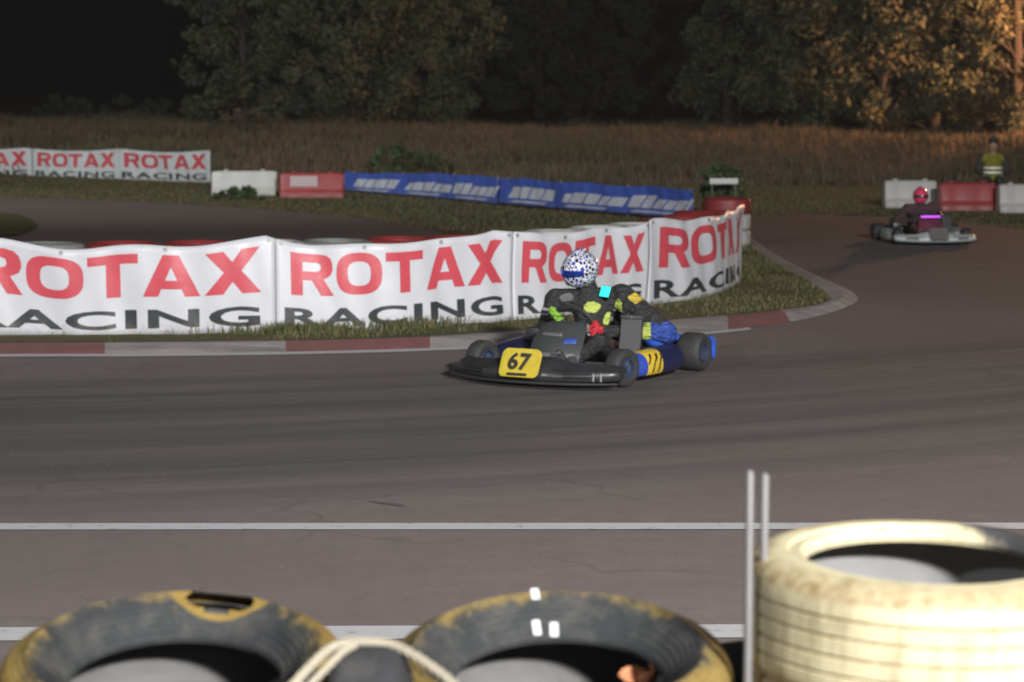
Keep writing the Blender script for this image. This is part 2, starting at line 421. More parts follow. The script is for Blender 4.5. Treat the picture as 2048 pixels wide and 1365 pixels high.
NB0 = [(-700, 690), (-150, 687), (0, 683), (250, 682), (540, 679), (800, 669), (1020, 653), (1200, 634), (1330, 617), (1400, 606), (1450, 590), (1480, 566)]
for i in range(1900):                     # tufts growing out along the banner's foot
    u = random.choice((random.gauss(640, 90), random.gauss(840, 40), random.gauss(620, 60)))
    k = max(0, min(len(NB0)-2, next((j for j in range(len(NB0)-1) if NB0[j+1][0] >= u), len(NB0)-2)))
    t = (u-NB0[k][0])/(NB0[k+1][0]-NB0[k][0]); v = NB0[k][1]+t*(NB0[k+1][1]-NB0[k][1])
    p = gp(u, v); pts.append((p.x, p.y-abs(random.gauss(0, .06))-.03, .04))
tag(blades('kerbside_grass', pts, .10, .009, G_GRN, .5), 'grass tufts growing between the kerb and the foot of the near banners', 'grass', kind='stuff')

# ------------------------------------------------------------------ trees
M_BARK = pm('bark', (.045, .036, .028), .95, .4, 9, bump=.6)
LEAFS = [pm('foliage_dark', (.040, .052, .030), .8, .35, .8), pm('foliage_mid', (.062, .078, .040), .8, .35, .8), pm('foliage_olive', (.078, .076, .036), .8, .35, .8)]
BUSHL = [pm('bush_leaf_dark', (.035, .06, .02), .8, .3, 2), pm('bush_leaf', (.055, .09, .03), .8, .3, 2)]
def leafmesh(name, C, size, mats, seed):
    """C: (x,y,z,radius,count) clumps of small leaf faces"""
    rg = np.random.default_rng(seed); V = []; mi = []
    for x, y, z, r, k in C:
        d = rg.standard_normal((k, 3)); d /= np.linalg.norm(d, axis=1)[:, None]
        p = np.array([x, y, z]) + d*(r*rg.random(k)**.45)[:, None]*np.array([1, 1, .8])
        u = rg.standard_normal((k, 3)); u /= np.linalg.norm(u, axis=1)[:, None]
        w = np.cross(u, rg.standard_normal((k, 3))); w /= np.linalg.norm(w, axis=1)[:, None]
        s = size*(.5+rg.random(k))[:, None]
        V.append(np.stack([p-u*s, p+w*s*.45, p+u*s, p-w*s*.45], 1)); mi.append(rg.integers(0, len(mats), k) if rg.random() < .5 else np.full(k, rg.integers(0, len(mats))))
    V = np.concatenate(V); mi = np.concatenate(mi); n = len(V)
    me = bpy.data.meshes.new(name); me.vertices.add(4*n); me.vertices.foreach_set('co', V.ravel())
    me.loops.add(4*n); me.loops.foreach_set('vertex_index', np.arange(4*n, dtype=np.int32))
    me.polygons.add(n); me.polygons.foreach_set('loop_start', (np.arange(n)*4).astype(np.int32))
    try: me.polygons.foreach_set('loop_total', np.full(n, 4, np.int32))
    except Exception: pass
    me.update(calc_edges=True)
    for m in mats: me.materials.append(m)
    me.polygons.foreach_set('material_index', mi.astype(np.int32)); return me
def tree_proto(seed, h, rad, low, conifer=False):
    rr = random.Random(seed); bm = BM()
    lean = rr.uniform(-.4, .4)
    tr = [(0, 0, -.2), (.05*lean, 0, h*.25), (.3*lean, .1, h*.55), (.5*lean, .15, h*.95)]
    tube(bm, crv(tr, 4), [max(.03, .17*h/8*(1-.93*i/12)) for i in range(13)], 9); C = []
    nb = 46 if not conifer else 64
    for i in range(nb):
        t = (i+rr.random())/nb; z = low+(h-low)*t
        if conifer: r = rad*(1-t)**.8*rr.uniform(.6, 1.1)
        else: r = rad*(math.sin(math.pi*min(1, .22+.78*t))**.6)*rr.uniform(.35, 1.08)
        a = i*2.4+rr.random(); x0 = lean*.5*z/h
        e = (x0+r*math.cos(a), r*math.sin(a), z+(.1 if conifer else rr.uniform(0, .5)))
        s0 = (x0, 0, max(.3, z-r*(.15 if conifer else .55)))
        tube(bm, [s0, ((s0[0]+e[0])/2, (s0[1]+e[1])/2, (s0[2]+e[2])/2+.12), e], [.035, .025, .008], 5)
        for q in (.55, .8, 1.0):
            C.append((s0[0]+(e[0]-s0[0])*q+rr.gauss(0, .15), s0[1]+(e[1]-s0[1])*q+rr.gauss(0, .15), s0[2]+(e[2]-s0[2])*q+rr.gauss(0, .1), rr.uniform(.28, .62)*(.8 if conifer else 1), int(rr.uniform(80, 200))))
    tm = bpy.data.meshes.new('trunk'); bm.to_mesh(tm); bm.free(); tm.materials.append(M_BARK)
    return tm, leafmesh('crown', C, .10, LEAFS, seed)
PROT = [tree_proto(1, 8.5, 2.3, .35), tree_proto(2, 9.5, 2.7, .6), tree_proto(3, 10, 2.0, .3, True), tree_proto(4, 7.5, 2.6, .5), tree_proto(5, 9, 1.9, .9)]
def tree(k, x, y, s, rz, label, group):
    tm, cm = PROT[k]; r = empty('conifer_tree' if k == 2 else 'broadleaf_tree', (x, y, gz(x, y)), rz); r.scale = (s, s, s)
    a = bpy.data.objects.new('trunk', tm); a.parent = r; COL.objects.link(a)
    b = bpy.data.objects.new('crown', cm); b.parent = r; COL.objects.link(b)
    tag(r, label, 'tree', group)
ORD = 'first second third fourth fifth sixth seventh eighth ninth tenth eleventh twelfth thirteenth fourteenth fifteenth sixteenth seventeenth eighteenth nineteenth twentieth'.split()
mid = [(0, -8.3, 68.5), (1, -6.6, 70), (3, -5.0, 68), (4, -3.5, 70.5), (0, -2.3, 71)]
for i, (k, x, y) in enumerate(mid):
    tree(k, x, y, 1.0, i*1.3, f'green grey tree, {ORD[i]} from the left in the clump left of centre', 'trees in the clump left of centre')
rt = [(4, 7.4, 76), (1, 9.2, 70), (3, 11.4, 68), (0, 13.3, 69.5), (1, 15.4, 67.5), (2, 17.4, 69), (3, 19.5, 70)]
for i, (k, x, y) in enumerate(rt):
    tree(k, x, y, 1.0+.08*(i % 3), i*1.9+.5, f'tree lit orange at the right, {ORD[i]} of its row from the left', 'orange lit trees at the right')
fr = [(2, -30, 104), (2, -12, 112), (1, -2, 104), (2, 1.2, 98), (0, 3.6, 101), (2, 6.2, 97), (4, 8.8, 104), (2, 12, 110), (1, 17, 112)]
for i, (k, x, y) in enumerate(fr):
    tree(k, x, y, 1.25, i*2.1, f'almost black distant tree beyond the bank, {ORD[i]} from the left', 'distant trees in the dark')
def bush(name, x, y, h, w, label, seed, mats=BUSHL, stem=True):
    rr = random.Random(seed); r = empty(name, (x, y, gz(x, y)+(.05 if y < 34 else 0)))
    C = []; bm = BM()
    for i in range(26):
        a = rr.uniform(0, 6.3); q = rr.random()**.6; z = h*rr.uniform(.12, .95); e = (w*q*math.cos(a)*(1.1-.5*z/h), w*.7*q*math.sin(a), z)
        tube(bm, [(rr.gauss(0, .05), rr.gauss(0, .05), -.05), (e[0]*.5, e[1]*.5, z*.6), e], [.014, .01, .004], 5)
        C.append((*e, h*rr.uniform(.12, .22), int(rr.uniform(50, 110))))
    obj('stems', bm, M_BARK, r); b = bpy.data.objects.new('foliage', leafmesh('foliage', C, .06, mats, seed)); b.parent = r; COL.objects.link(b)
    return tag(r, label, 'bush')
bush('leafy_bush', at(795, 330, 49.5).x, 49.5, .75, .75, 'green leafy bush in the dry grass behind the left end of the blue banner', 11)
bush('leafy_bush', at(880, 330, 51).x, 51, .5, .5, 'small low green bush just right of the leafy bush behind the blue banner', 12)
bush('leafy_bush', at(1445, 400, 33.5).x, 33.4, .85, .36, 'green bush behind the end of the near tyre wall with a white marker in front', 13)
bush('weed_clump', at(480, 395, 41.3).x, 41.2, .22, .5, 'green weeds growing at the foot of the white plastic barrier', 14)
DK = [pm('hedge_leaf_black', (.03, .034, .025), .85, .3, 1)]
for i, (x, y, w) in enumerate(((-15.4, 76, 1.6), (-12.7, 75, 1.6), (-10.2, 76, 1.5))):
    bush('hedge_bush', x, y, 1.0, w, f'dark low hedge bush under the black gap, {ORD[i]} from the left', 20+i, DK)
bush('scrub_bush', -7.6, 62.5, .75, 1.2, 'brownish scrub bush at the foot of the tree clump left of centre', 31, [G_DRY[1], LEAFS[0]])

# ------------------------------------------------------------------ tyres
def tyre_prof(Rr=.31, hw=.1, bead=.2, grooves=True, crown=.004, bz=None, liner=.014):
    bz = bz or hw*.72
    up = []
    if grooves:
        tw = hw*.78; t = [(Rr, 0.008)]
        for g in (.20, .58):
            t += [(Rr, tw*(g-.045)), (Rr-.004, tw*(g-.022)), (Rr-.004, tw*(g+.022)), (Rr, tw*(g+.045))]
        t += [(Rr-.001, tw*.86), (Rr-.005, tw)]
    else: t = [(Rr, hw*.3), (Rr-.002, hw*.6), (Rr-.006, hw*.78)]
    side = [(Rr-.016, hw*.90), (Rr-.034, hw*.975), (Rr-.055, hw+crown), (Rr-.075, hw*.99), ((Rr+bead)/2-.022, hw*.93), (bead+.012, bz+.012), (bead+.003, bz+.004), (bead, bz-.004), (bead+.004, bz-.014)]
    inn = [((Rr+bead)/2-.02, hw*.93-liner-.006), (Rr-.055, hw-liner), (Rr-.03, hw*.86-liner*.4), (Rr-liner-.004, hw*.6)]
    half = t+side+inn
    tyre_prof.inner = (len(t)+len(side)-1, 2*len(half)-len(t)-len(side))
    return half + [(r, -z) for r, z in reversed(half)]
M_LINER = pm('dusty_tyre_lining', (.085, .084, .083), .8, .45, 9, bump=.3)
M_LINERP = pm('pale_tyre_lining', (.15, .15, .148), .7, .3, 9, bump=.2)
def tyre_mesh(name, prof, seg, mat, hole=None, wob=None, liner=None):
    bm = BM(); ia, ib = tyre_prof.inner
    if hole: prof = [(a[0]+(b[0]-a[0])*q/4, a[1]+(b[1]-a[1])*q/4) for a, b in zip(prof, prof[1:]+prof[:1]) for q in range(4)]; ia, ib = ia*4, ib*4
    Fs = lathe(bm, prof, seg, wob=wob, mi=lambda j, k: 1 if ia <= j < ib else 0)
    if hole:
        a0, da, r0, dr = hole; kill = []
        for f, j, k in Fs:
            c = f.calc_center_median(); a = math.atan2(c.y, c.x)-a0
            a = (a+math.pi) % (2*math.pi)-math.pi; r = math.hypot(c.x, c.y)
            if c.z > .02 and (a/da)**2+((r-r0)/dr)**2 < 1: kill.append(f)
        bmesh.ops.delete(bm, geom=kill, context='FACES')
    bmesh.ops.recalc_face_normals(bm, faces=bm.faces)
    me = bpy.data.meshes.new(name); bm.to_mesh(me); bm.free(); me.materials.append(mat); me.materials.append(liner or M_LINER)
    me.polygons.foreach_set('use_smooth', [True]*len(me.polygons)); me.set_sharp_from_angle(angle=R(36)); return me
def mat_oldtyre(name, seed, hole=None):
    """grey weathered rubber with flaking yellow paint, thickest round the outer edge"""
    s = N(name); co = s.coord(); sx = s.n('ShaderNodeSeparateXYZ'); s.l(co, sx.inputs[0])
    X, Y, Z = sx.outputs
    r = s.math('SQRT', s.math('ADD', s.math('MULTIPLY', X, X), s.math('MULTIPLY', Y, Y)))
    mp = s.n('ShaderNodeMapping'); mp.inputs['Location'].default_value = (seed, seed*2, 0); s.l(co, mp.inputs[0]); v = mp.outputs[0]
    big = s.noise(5, 3, .6, v); fl = s.noise(26, 8, .75, v); fine = s.noise(140, 4, .7, v)
    rubber = s.mix(s.ramp(big, [(.35, 0), (.65, 1)]), (.027, .027, .030), (.021, .026, .027))
    dust = s.noise(9, 7, .7, v); rubber = s.mix(s.ramp(dust, [(.46, 0), (.7, .75)]), rubber, (.075, .070, .062))
    rubber = s.mix(s.ramp(fl, [(.5, 0), (.8, .6)]), rubber, (.052, .053, .056))
    edge = s.ramp(r, [(.232, 0), (.288, 1)])
    outer = s.math('MULTIPLY', edge, s.ramp(Z, [(.0, 1), (.2, 1)]))
    f = s.math('ADD', s.math('MULTIPLY', fl, .55), s.math('ADD', s.math('MULTIPLY', big, .45), s.math('MULTIPLY', outer, .27)))
    f = s.math('ADD', f, -.088)
    mask = s.ramp(f, [(.50, 0), (.575, .45), (.66, .9)])
    yel = s.mix(s.ramp(fl, [(.4, 0), (.7, 1)]), (.165, .108, .022), (.21, .155, .05))
    c = s.mix(s.math('MULTIPLY', mask, s.ramp(r, [(.20, 0), (.25, 1)])), rubber, yel)
    if hole:
        a0, da, r0, dr = hole; cx, cy = r0*math.cos(a0), r0*math.sin(a0)
        tx, ty = -math.sin(a0), math.cos(a0)
        u = s.math('ADD', s.math('MULTIPLY', s.math('SUBTRACT', X, cx), tx/(r0*da)), s.math('MULTIPLY', s.math('SUBTRACT', Y, cy), ty/(r0*da)))
        w = s.math('ADD', s.math('MULTIPLY', s.math('SUBTRACT', X, cx), math.cos(a0)/dr), s.math('MULTIPLY', s.math('SUBTRACT', Y, cy), math.sin(a0)/dr))
        q = s.math('ADD', s.math('SQRT', s.math('ADD', s.math('MULTIPLY', u, u), s.math('MULTIPLY', w, w))), s.math('MULTIPLY', fl, .3))
        c = s.mix(s.ramp(q, [(.0, 1), (.152, 1), (.17, 0)]), c, yel) if False else s.mix(s.ramp(s.math('MULTIPLY', q, .5), [(.78, .95), (.86, 0)]), c, yel)
    s.b.inputs['Specular IOR Level'].default_value = .22; s.set(Base_Color=c, Roughness=s.ramp(fl, [(.3, .65), (.7, .9)])); rib = s.math('MULTIPLY', s.math('SINE', s.math('MULTIPLY', r, 620)), .35)
    s.bump(s.math('ADD', s.math('ADD', fine, fl), rib), .45, .004); return s.m
def mat_painted(name, col, dirt, seed, bare=None, grime=False, inner=(.045, .045, .047)):
    """painted rubber: dirt in streaks, bare rubber in the bore"""
    s = N(name); co = s.coord(); sx = s.n('ShaderNodeSeparateXYZ'); s.l(co, sx.inputs[0]); X, Y, Z = sx.outputs
    mp = s.n('ShaderNodeMapping'); mp.inputs['Location'].default_value = (seed, seed, 0); mp.inputs['Scale'].default_value = (1, 1, .22); s.l(co, mp.inputs[0])
    st = s.noise(11, 8, .72, mp.outputs[0]); big = s.noise(6, 5, .65); fl = s.noise(40, 7, .75)
    r = s.math('SQRT', s.math('ADD', s.math('MULTIPLY', X, X), s.math('MULTIPLY', Y, Y)))
    c = s.mix(s.ramp(big, [(.3, 0), (.7, 1)]), col, tuple(x*y for x, y in zip(col, (.93, .92, .86))))
    c = s.mix(s.ramp(st, [(.50, 0), (.70, .8)]), c, dirt)
    c = s.mix(s.ramp(s.math('ADD', s.math('MULTIPLY', fl, .6), s.math('MULTIPLY', big, .4)), [(.57, 0), (.66, .8)]), c, tuple(x*.55 for x in dirt))
    # ochre grime caught in the grooves and on the shoulder
    g = s.math('MULTIPLY', s.ramp(r, [(.258, 0), (.302, .8), (.3218, 1), (.3238, 0)]), s.ramp(fl, [(.35, .25), (.62, .95)]))
    if grime: c = s.mix(g, c, (.19, .125, .05))
    if bare:
        k = s.math('ADD', s.math('ADD', s.math('MULTIPLY', X, bare[0]), s.math('MULTIPLY', Y, bare[1])), s.math('MULTIPLY', st, .12))
        c = s.mix(s.ramp(k, [(bare[2], 0), (bare[2]+.03, 1)]), c, inner)
    s.set(Base_Color=c, Roughness=.55); s.bump(s.math('ADD', fl, s.math('MULTIPLY', st, .6)), .3, .004); return s.m
def lay(name, me, loc, rz, tilt=(0, 0)):
    o = bpy.data.objects.new(name, me); COL.objects.link(o); o.location = loc; o.rotation_mode = 'ZXY'; o.rotation_euler = (tilt[0], tilt[1], rz); return o
HOLE = (R(78), .27, .250, .024)
M_OT = [mat_oldtyre('flaking_yellow_tyre', 1.3), mat_oldtyre('flaking_yellow_tyre_cut', 4.1, HOLE), mat_oldtyre('teal_yellow_tyre', 9.7)]
PF = tyre_prof(.318, .108, .190, False, .012, .056)
T_OLD = [tyre_mesh('tyre', PF, 120, M_OT[0]), tyre_mesh('tyre', PF, 260, M_OT[1], HOLE), tyre_mesh('tyre', PF, 120, M_OT[2])]
def stack(x, y, tops, meshes, labels, group, n, tops_tilt=(0, 0), hw0=.108, rz0=0):
    """tyres piled one on another; tops = z of the top tyre's centre"""
    out = []
    for i in range(n):
        j = 0 if i == 0 else 1 + (i % (len(meshes)-1)) if len(meshes) > 1 else 0
        o = lay('painted_tyre', meshes[min(j, len(meshes)-1)], (x+(random.uniform(-.012, .012) if i else 0), y+(random.uniform(-.012, .012) if i else 0), tops if i == 0 else hw0+(n-1-i)*(tops-.02*(tops_tilt[0] > .05)-hw0)/(n-1)), rz0+i*1.7, tuple(q*max(0, 1-i*.4) for q in tops_tilt))
        tag(o, labels(i), 'tyre', group); out.append(o)
    return out
NTH = ['topmost', 'second from top', 'third from top', 'fourth from top', 'fifth from top', 'lowest']
GY = 'tyres of the yellow painted tyre wall'
ZT = .885
pL = at(352, 1430, 3.92); pR = at(1118, 1415, 3.92)
def labL(i): return 'worn grey and yellow tyre with an oval hole cut in its back edge' if i == 0 else f'worn tyre under the one with the oval hole, {NTH[i]} of its stack'
def labR(i): return 'worn grey tyre with flaking yellow edge and white tape marks' if i == 0 else f'worn tyre under the one with white tape, {NTH[i]} of its stack'
sL = stack(pL.x, pL.y, ZT, [T_OLD[1], T_OLD[0], T_OLD[2]], labL, GY, 5, (R(9), R(1)))
sR = stack(pR.x, pR.y, ZT, [T_OLD[0], T_OLD[2], T_OLD[0]], labR, GY, 5, (R(9), R(-1)), .108, 2.4)
PK = tyre_prof(.138, .067, .066, False, .004, .05)
T_SM = tyre_mesh('tyre', PK, 72, M_OT[2])
pM = at(745, 1440, 3.63)
tag(lay('painted_tyre', T_SM, (pM.x, pM.y, .940), .9, (0, R(86))), 'small teal tyre standing upright under the pale rope', 'tyre', GY)
for i in range(6): tag(lay('painted_tyre', T_SM, (pM.x, pM.y, .067+.134*(5-i)), i*2), f'small teal tyre under the upright one, {NTH[i] if i < 5 else "lowest"} of its pile', 'tyre', GY)
pN = at(1600, 1400, 4.28)
stack(pN.x, pN.y, .735, [T_OLD[0], T_OLD[2]], lambda i: 'dark yellowish tyre half hidden left of the cream stack' if i == 0 else f'worn tyre in the half hidden stack left of the cream one, {NTH[i]}', GY, 4, (0, 0), .108, 4)
# cream painted stack
PW = tyre_prof(.325, .108, .214, True, .001, .092)
M_CR = [mat_painted('cream_tyre_paint_top', (.50, .455, .30), (.20, .16, .09), 3.2, (.9, .43, .245), True), mat_painted('cream_tyre_paint', (.48, .43, .27), (.27, .235, .15), 7.7, None, True)]
T_CR = [tyre_mesh('tyre', PW, 120, m_, liner=M_LINERP) for m_ in M_CR]
pW = at(1850, 1184, 3.90)
stack(pW.x, pW.y, pW.z-.035, T_CR, lambda i: f'cream painted ribbed tyre, {NTH[i]} of the bright stack at lower right', 'tyres of the cream painted stack', 6, (R(1), R(.5)))
# white tape marks on the taped tyre
M_TAPE = pm('white_tape', (.5, .5, .52), .45, .06)
from mathutils.bvhtree import BVHTree
top = sR[0]; bpy.context.view_layer.update(); inv = top.matrix_world.inverted()
bvh = BVHTree.FromPolygons([v.co for v in top.data.vertices], [tuple(p.vertices) for p in top.data.polygons])
def tape(u, v, w, h):
    o_ = inv @ Vector((0, 0, HCAM)); d_ = (inv.to_3x3() @ ray(u, v)).normalized()
    hit, nn, _, _ = bvh.ray_cast(o_, d_)
    if hit is None: return
    bm = BM(); box(bm, (0, 0, 0), (w, h, .003), bev=.001, seg=1)
    o = obj('tape_mark', bm, M_TAPE, top); nz = nn if nn.dot(d_) < 0 else -nn
    tx = Vector((-hit.y, hit.x, 0)).normalized(); ty = nz.cross(tx).normalized(); tx = ty.cross(nz)
    M = Matrix((tx, ty, nz)).transposed().to_4x4(); M.translation = hit+nz*.001; o.matrix_local = M
# rope lashing the tyres
def rope(name, pts, r, m, label):
    bm = BM(); P = crv(pts, 14); n_ = len(P)
    for s in range(3):
        q = []
        for i, p in enumerate(P):
            d = (P[min(i+1, n_-1)]-P[max(i-1, 0)]).normalized(); a = d.cross(Vector((0, 0, 1))).normalized(); b = d.cross(a)
            th = i*.55+s*2.094; q.append(p+(a*math.cos(th)+b*math.sin(th))*r*.55)
        tube(bm, q, r*.6, 6)
    tag(obj(name, bm, m), label, 'rope')
M_ROPE = pm('weathered_rope', (.30, .275, .21), .85, .25, 60, bump=.4)
rope('rope', [at(560, 1400, 3.52), at(610, 1345, 3.56), at(652, 1304, 3.60), at(690, 1286, 3.62), at(735, 1284, 3.62), at(790, 1291, 3.61), at(850, 1324, 3.57), at(905, 1366, 3.53), at(950, 1420, 3.48)], .0075, M_ROPE, 'pale rope lashed over the teal tyre between the two grey tyres')
rope('rope', [at(590, 1400, 3.50), at(640, 1350, 3.54), at(684, 1306, 3.58), at(712, 1290, 3.605)], .006, M_ROPE, 'short second pale rope end tied beside the lashing over the teal tyre')
# one thin pale stake by the cream stack, its ghosted double built solid too
M_STAKE = pm('pale_plastic', (.115, .112, .112), .5, .2)
for i, (u, Y) in enumerate(((1500, 3.80), (1530, 3.86))):
    b_ = at(u-6, 1600, Y); t_ = at(u, 941+i*6, Y); bm = BM()
    tube(bm, [Vector((b_.x, b_.y, 0)), t_.lerp(Vector((b_.x, b_.y, 0)), .5), t_-Vector((0, 0, .006)), t_], [.0085, .008, .0075, .004], 10)
    tag(obj('doubled_stake', bm, M_STAKE), ('left' if i == 0 else 'right') + 'hand copy of one thin pale stake ghosted double against the cream tyre stack', 'stake', 'doubled pale stake beside the cream stack')
# curled dead leaves caught inside the taped tyre
M_DL = pm('dead_leaf', (.34, .13, .055), .75, .3, 40)
for i, (u, v, Y, s, a) in enumerate(((1262, 1352, 4.06, .03, .3), (1300, 1340, 4.07, .026, 1.4), (1290, 1368, 4.04, .03, 2.4))):
    bm = BM(); g = 7; V = []
    for jj in range(g):
        t = jj/(g-1)*2-1; w = .55*(1-t*t)**.7+.02
        V.append([bm.verts.new((s*t, s*w*q, s*(.35*t*t+.5*q*q*w+.12*q*t))) for q in (-1, -.5, 0, .5, 1)])
    for jj in range(g-1):
        for k in range(4): bm.faces.new((V[jj][k], V[jj][k+1], V[jj+1][k+1], V[jj+1][k]))
    o = obj('dead_leaf', bm, M_DL); o.location = at(u, v, Y); o.rotation_euler = (R(60), .4*i, a)
    so = o.modifiers.new('t', 'SOLIDIFY'); so.thickness = .0015
    tag(o, ('larger left', 'upper right', 'lower right')[i]+' curled rust brown dead leaf inside the taped grey tyre', 'leaf', 'dead leaves in the tyre')

# ------------------------------------------------------------------ near tyre wall and its banners
NB = crv([gp(*p) for p in NB0], 12)
ns = [0]
for a, b in zip(NB, NB[1:]): ns.append(ns[-1]+(b-a).length)
def path(P, S, s):
    if s <= 0: i = 0
    else:
        i = 0
        while i < len(S)-2 and S[i+1] < s: i += 1
    t = (s-S[i])/max(1e-6, S[i+1]-S[i]); p = P[i].lerp(P[i+1], t)
    d = (P[min(i+2, len(P)-1)]-P[max(i-1, 0)]).normalized(); return p, d, Vector((d.y, -d.x, 0))     # normal towards the camera
def s_at(P, S, u):
    best = min(range(len(P)), key=lambda i: abs(1024+P[i].x/P[i].y*F/1.0-u) if True else 0)
    lo = [i for i in range(len(P)-1) if (1024+F*P[i].x/P[i].y-u)*(1024+F*P[i+1].x/P[i+1].y-u) <= 0]
    if not lo: return S[best]
    i = lo[0]; a = 1024+F*P[i].x/P[i].y; b = 1024+F*P[i+1].x/P[i+1].y
    return S[i]+(S[i+1]-S[i])*(u-a)/(b-a+1e-9)
def vinyl(name, c, rough=.42):
    s = N(name); f = s.noise(3, 6, .65); g = s.noise(30, 5, .7); co = s.coord()
    x = s.mix(s.ramp(f, [(.45, 0), (.8, .35)]), c, tuple(q*.72 for q in c))
    sx = s.n('ShaderNodeSeparateXYZ'); s.l(co, sx.inputs[0])
    splash = s.math('ADD', s.math('MULTIPLY', sx.outputs[2], -1.2), s.math('MULTIPLY', g, .5))
    x = s.mix(s.ramp(splash, [(.08, 0), (.3, .55)]), x, (.22, .18, .13))
    s.set(Base_Color=x, Roughness=rough); s.bump(s.noise(5, 4), .25, .02); return s.m
M_BW = vinyl('banner_white_vinyl', (.49, .505, .54)); M_BR = vinyl('banner_red_ink', (.47, .06, .08)); M_BK = vinyl('banner_black_ink', (.03, .036, .04))
def banner(name, P, S, s0, s1, ztop, zbot, words, label, cat, group, bulge=.03, mats=None, ph=0, posts=None, extra=None, zg=0):
    root = empty(name, path(P, S, (s0+s1)/2)[0]+Vector((0, 0, zg))); L = s1-s0; wm = mats or M_BW
    rb = root.location.copy()
    def surf(u, w, off=0):      # u along, w up (0..1)
        s = s0+u*L; p, d, nn = path(P, S, s); zt = ztop(s); z = zbot(s)+(zt-zbot(s))*w
        b = bulge*(math.sin(s*4.3+ph)*.5*(.3+.7*w)+math.sin(s*9.1+w*2.5+ph*2)*.28+math.sin(w*3.1+s*1.3)*.45+.16*math.sin(s*21+3*w))
        return p+nn*(.02+b+off)+Vector((0, 0, z+zg))-rb
    nu, nw = max(24, int(L*26)), 14; V = [surf(i/nu, j/nw) for i in range(nu+1) for j in range(nw+1)]
    fs = [(i*(nw+1)+j, (i+1)*(nw+1)+j, (i+1)*(nw+1)+j+1, i*(nw+1)+j+1) for i in range(nu) for j in range(nw)]
    o = npmesh('sheet', V, fs, wm, root, True); so = o.modifiers.new('t', 'SOLIDIFY'); so.thickness = .006; so.offset = -1
    for (txt, u0, u1, w0, w1, m, nm, bold, sp) in words:
        tb = block_bm(txt) if bold is None else text_bm(txt, bold, sp); slice_x(tb, 46)
        for q in (.2, .4, .6, .8): bmesh.ops.bisect_plane(tb, geom=tb.verts[:]+tb.edges[:]+tb.faces[:], plane_co=(0, q, 0), plane_no=(0, 1, 0))
        for v in tb.verts: v.co = surf(u0+(u1-u0)*v.co.x, w0+(w1-w0)*v.co.y, .004)
        obj(nm, tb, m, root, True, False)
    if words and zbot(0) > 0 and L > 1.2 and mats is None:
        for iu in range(4):
            for w in (.96, .035):
                c0 = surf(.02+.96*iu/3, w, .003); nn = path(P, S, s0+(.02+.96*iu/3)*L)[2]; bm = BM()
                lathe(bm, [(.008, 0), (.016, 0), (.015, .004), (.009, .004)], 14, Matrix.Translation(c0) @ nn.to_track_quat('Z', 'Y').to_matrix().to_4x4()); obj('eyelet', bm, pm('eyelet_brass', (.25, .23, .18), .4, .1, metal=.8), root)
    for (u0, u1, w0, w1, m, nm) in (extra or []):
        bm = BM(); k = 14; rows = []
        for i in range(k+1):
            t = i/k; q = .12*math.sin(math.pi*t)
            rows.append([bm.verts.new(surf(u0+(u1-u0)*t+.01*j, (w0+(w1-w0)*j/3)*(1-.0*q), .004)) for j in range(4)])
        for i in range(k):
            for j in range(3): bm.faces.new((rows[i][j], rows[i+1][j], rows[i+1][j+1], rows[i][j+1]))
        obj(nm, bm, m, root, True, False)
    for u in (posts or []):
        p, d, nn = path(P, S, s0+u*L); z = ztop(s0+u*L)+.02; bm = BM()
        q = p-nn*.08+Vector((0, 0, zg))-rb; tube(bm, [q-Vector((0, 0, .1)), q+Vector((0, 0, z))], .025, 8)
        obj('post', bm, pm('weathered_post', (.2, .17, .13), .9, .3, 20), root)
    return tag(root, label, cat, group)
TR = [('ROTAX', .055, .955, .43, .90, M_BR, 'red_lettering', None, 1.08), ('RACING', .03, .95, .075, .29, M_BK, 'black_lettering', .03, 1.12)]
tie = [s_at(NB, ns, u) for u in (-600, -330, -20, 530, 990, 1300, 1490)]
def ztop_near(s):
    k = 0
    while k < len(tie)-2 and tie[k+1] < s: k += 1
    t = max(0, min(1, (s-tie[k])/(tie[k+1]-tie[k]))); sag = (.15, .15, .145, .15, .11, .06, .05)[k]
    q = math.sin(math.pi*t)**1.0*(.75+.25*math.sin(2*math.pi*t+1.2))
    return .845-sag*q+.012*math.sin(s*7)
zb_near = lambda s: .045+.012*math.sin(s*3.1)
cuts = [-700, -100, 549, 1024, 1290, 1492]
names = ['white lettered banner left of the big leftmost one, almost out of frame', 'white banner with the biggest red and black lettering, leftmost on the near wall', 'white red lettered banner between the leftmost near banner and the driver', 'white red lettered banner directly behind the spotted helmet', 'white red lettered banner turning away at the right end of the near wall']
SS = [s_at(NB, ns, u) for u in cuts]
for i in range(5):
    a_, b_ = SS[i]+(.004 if i else 0), SS[i+1]
    banner('advertising_banner', NB, ns, a_, b_, ztop_near, zb_near, TR, names[i], 'banner', 'banners along the near tyre wall', .035, ph=.6)
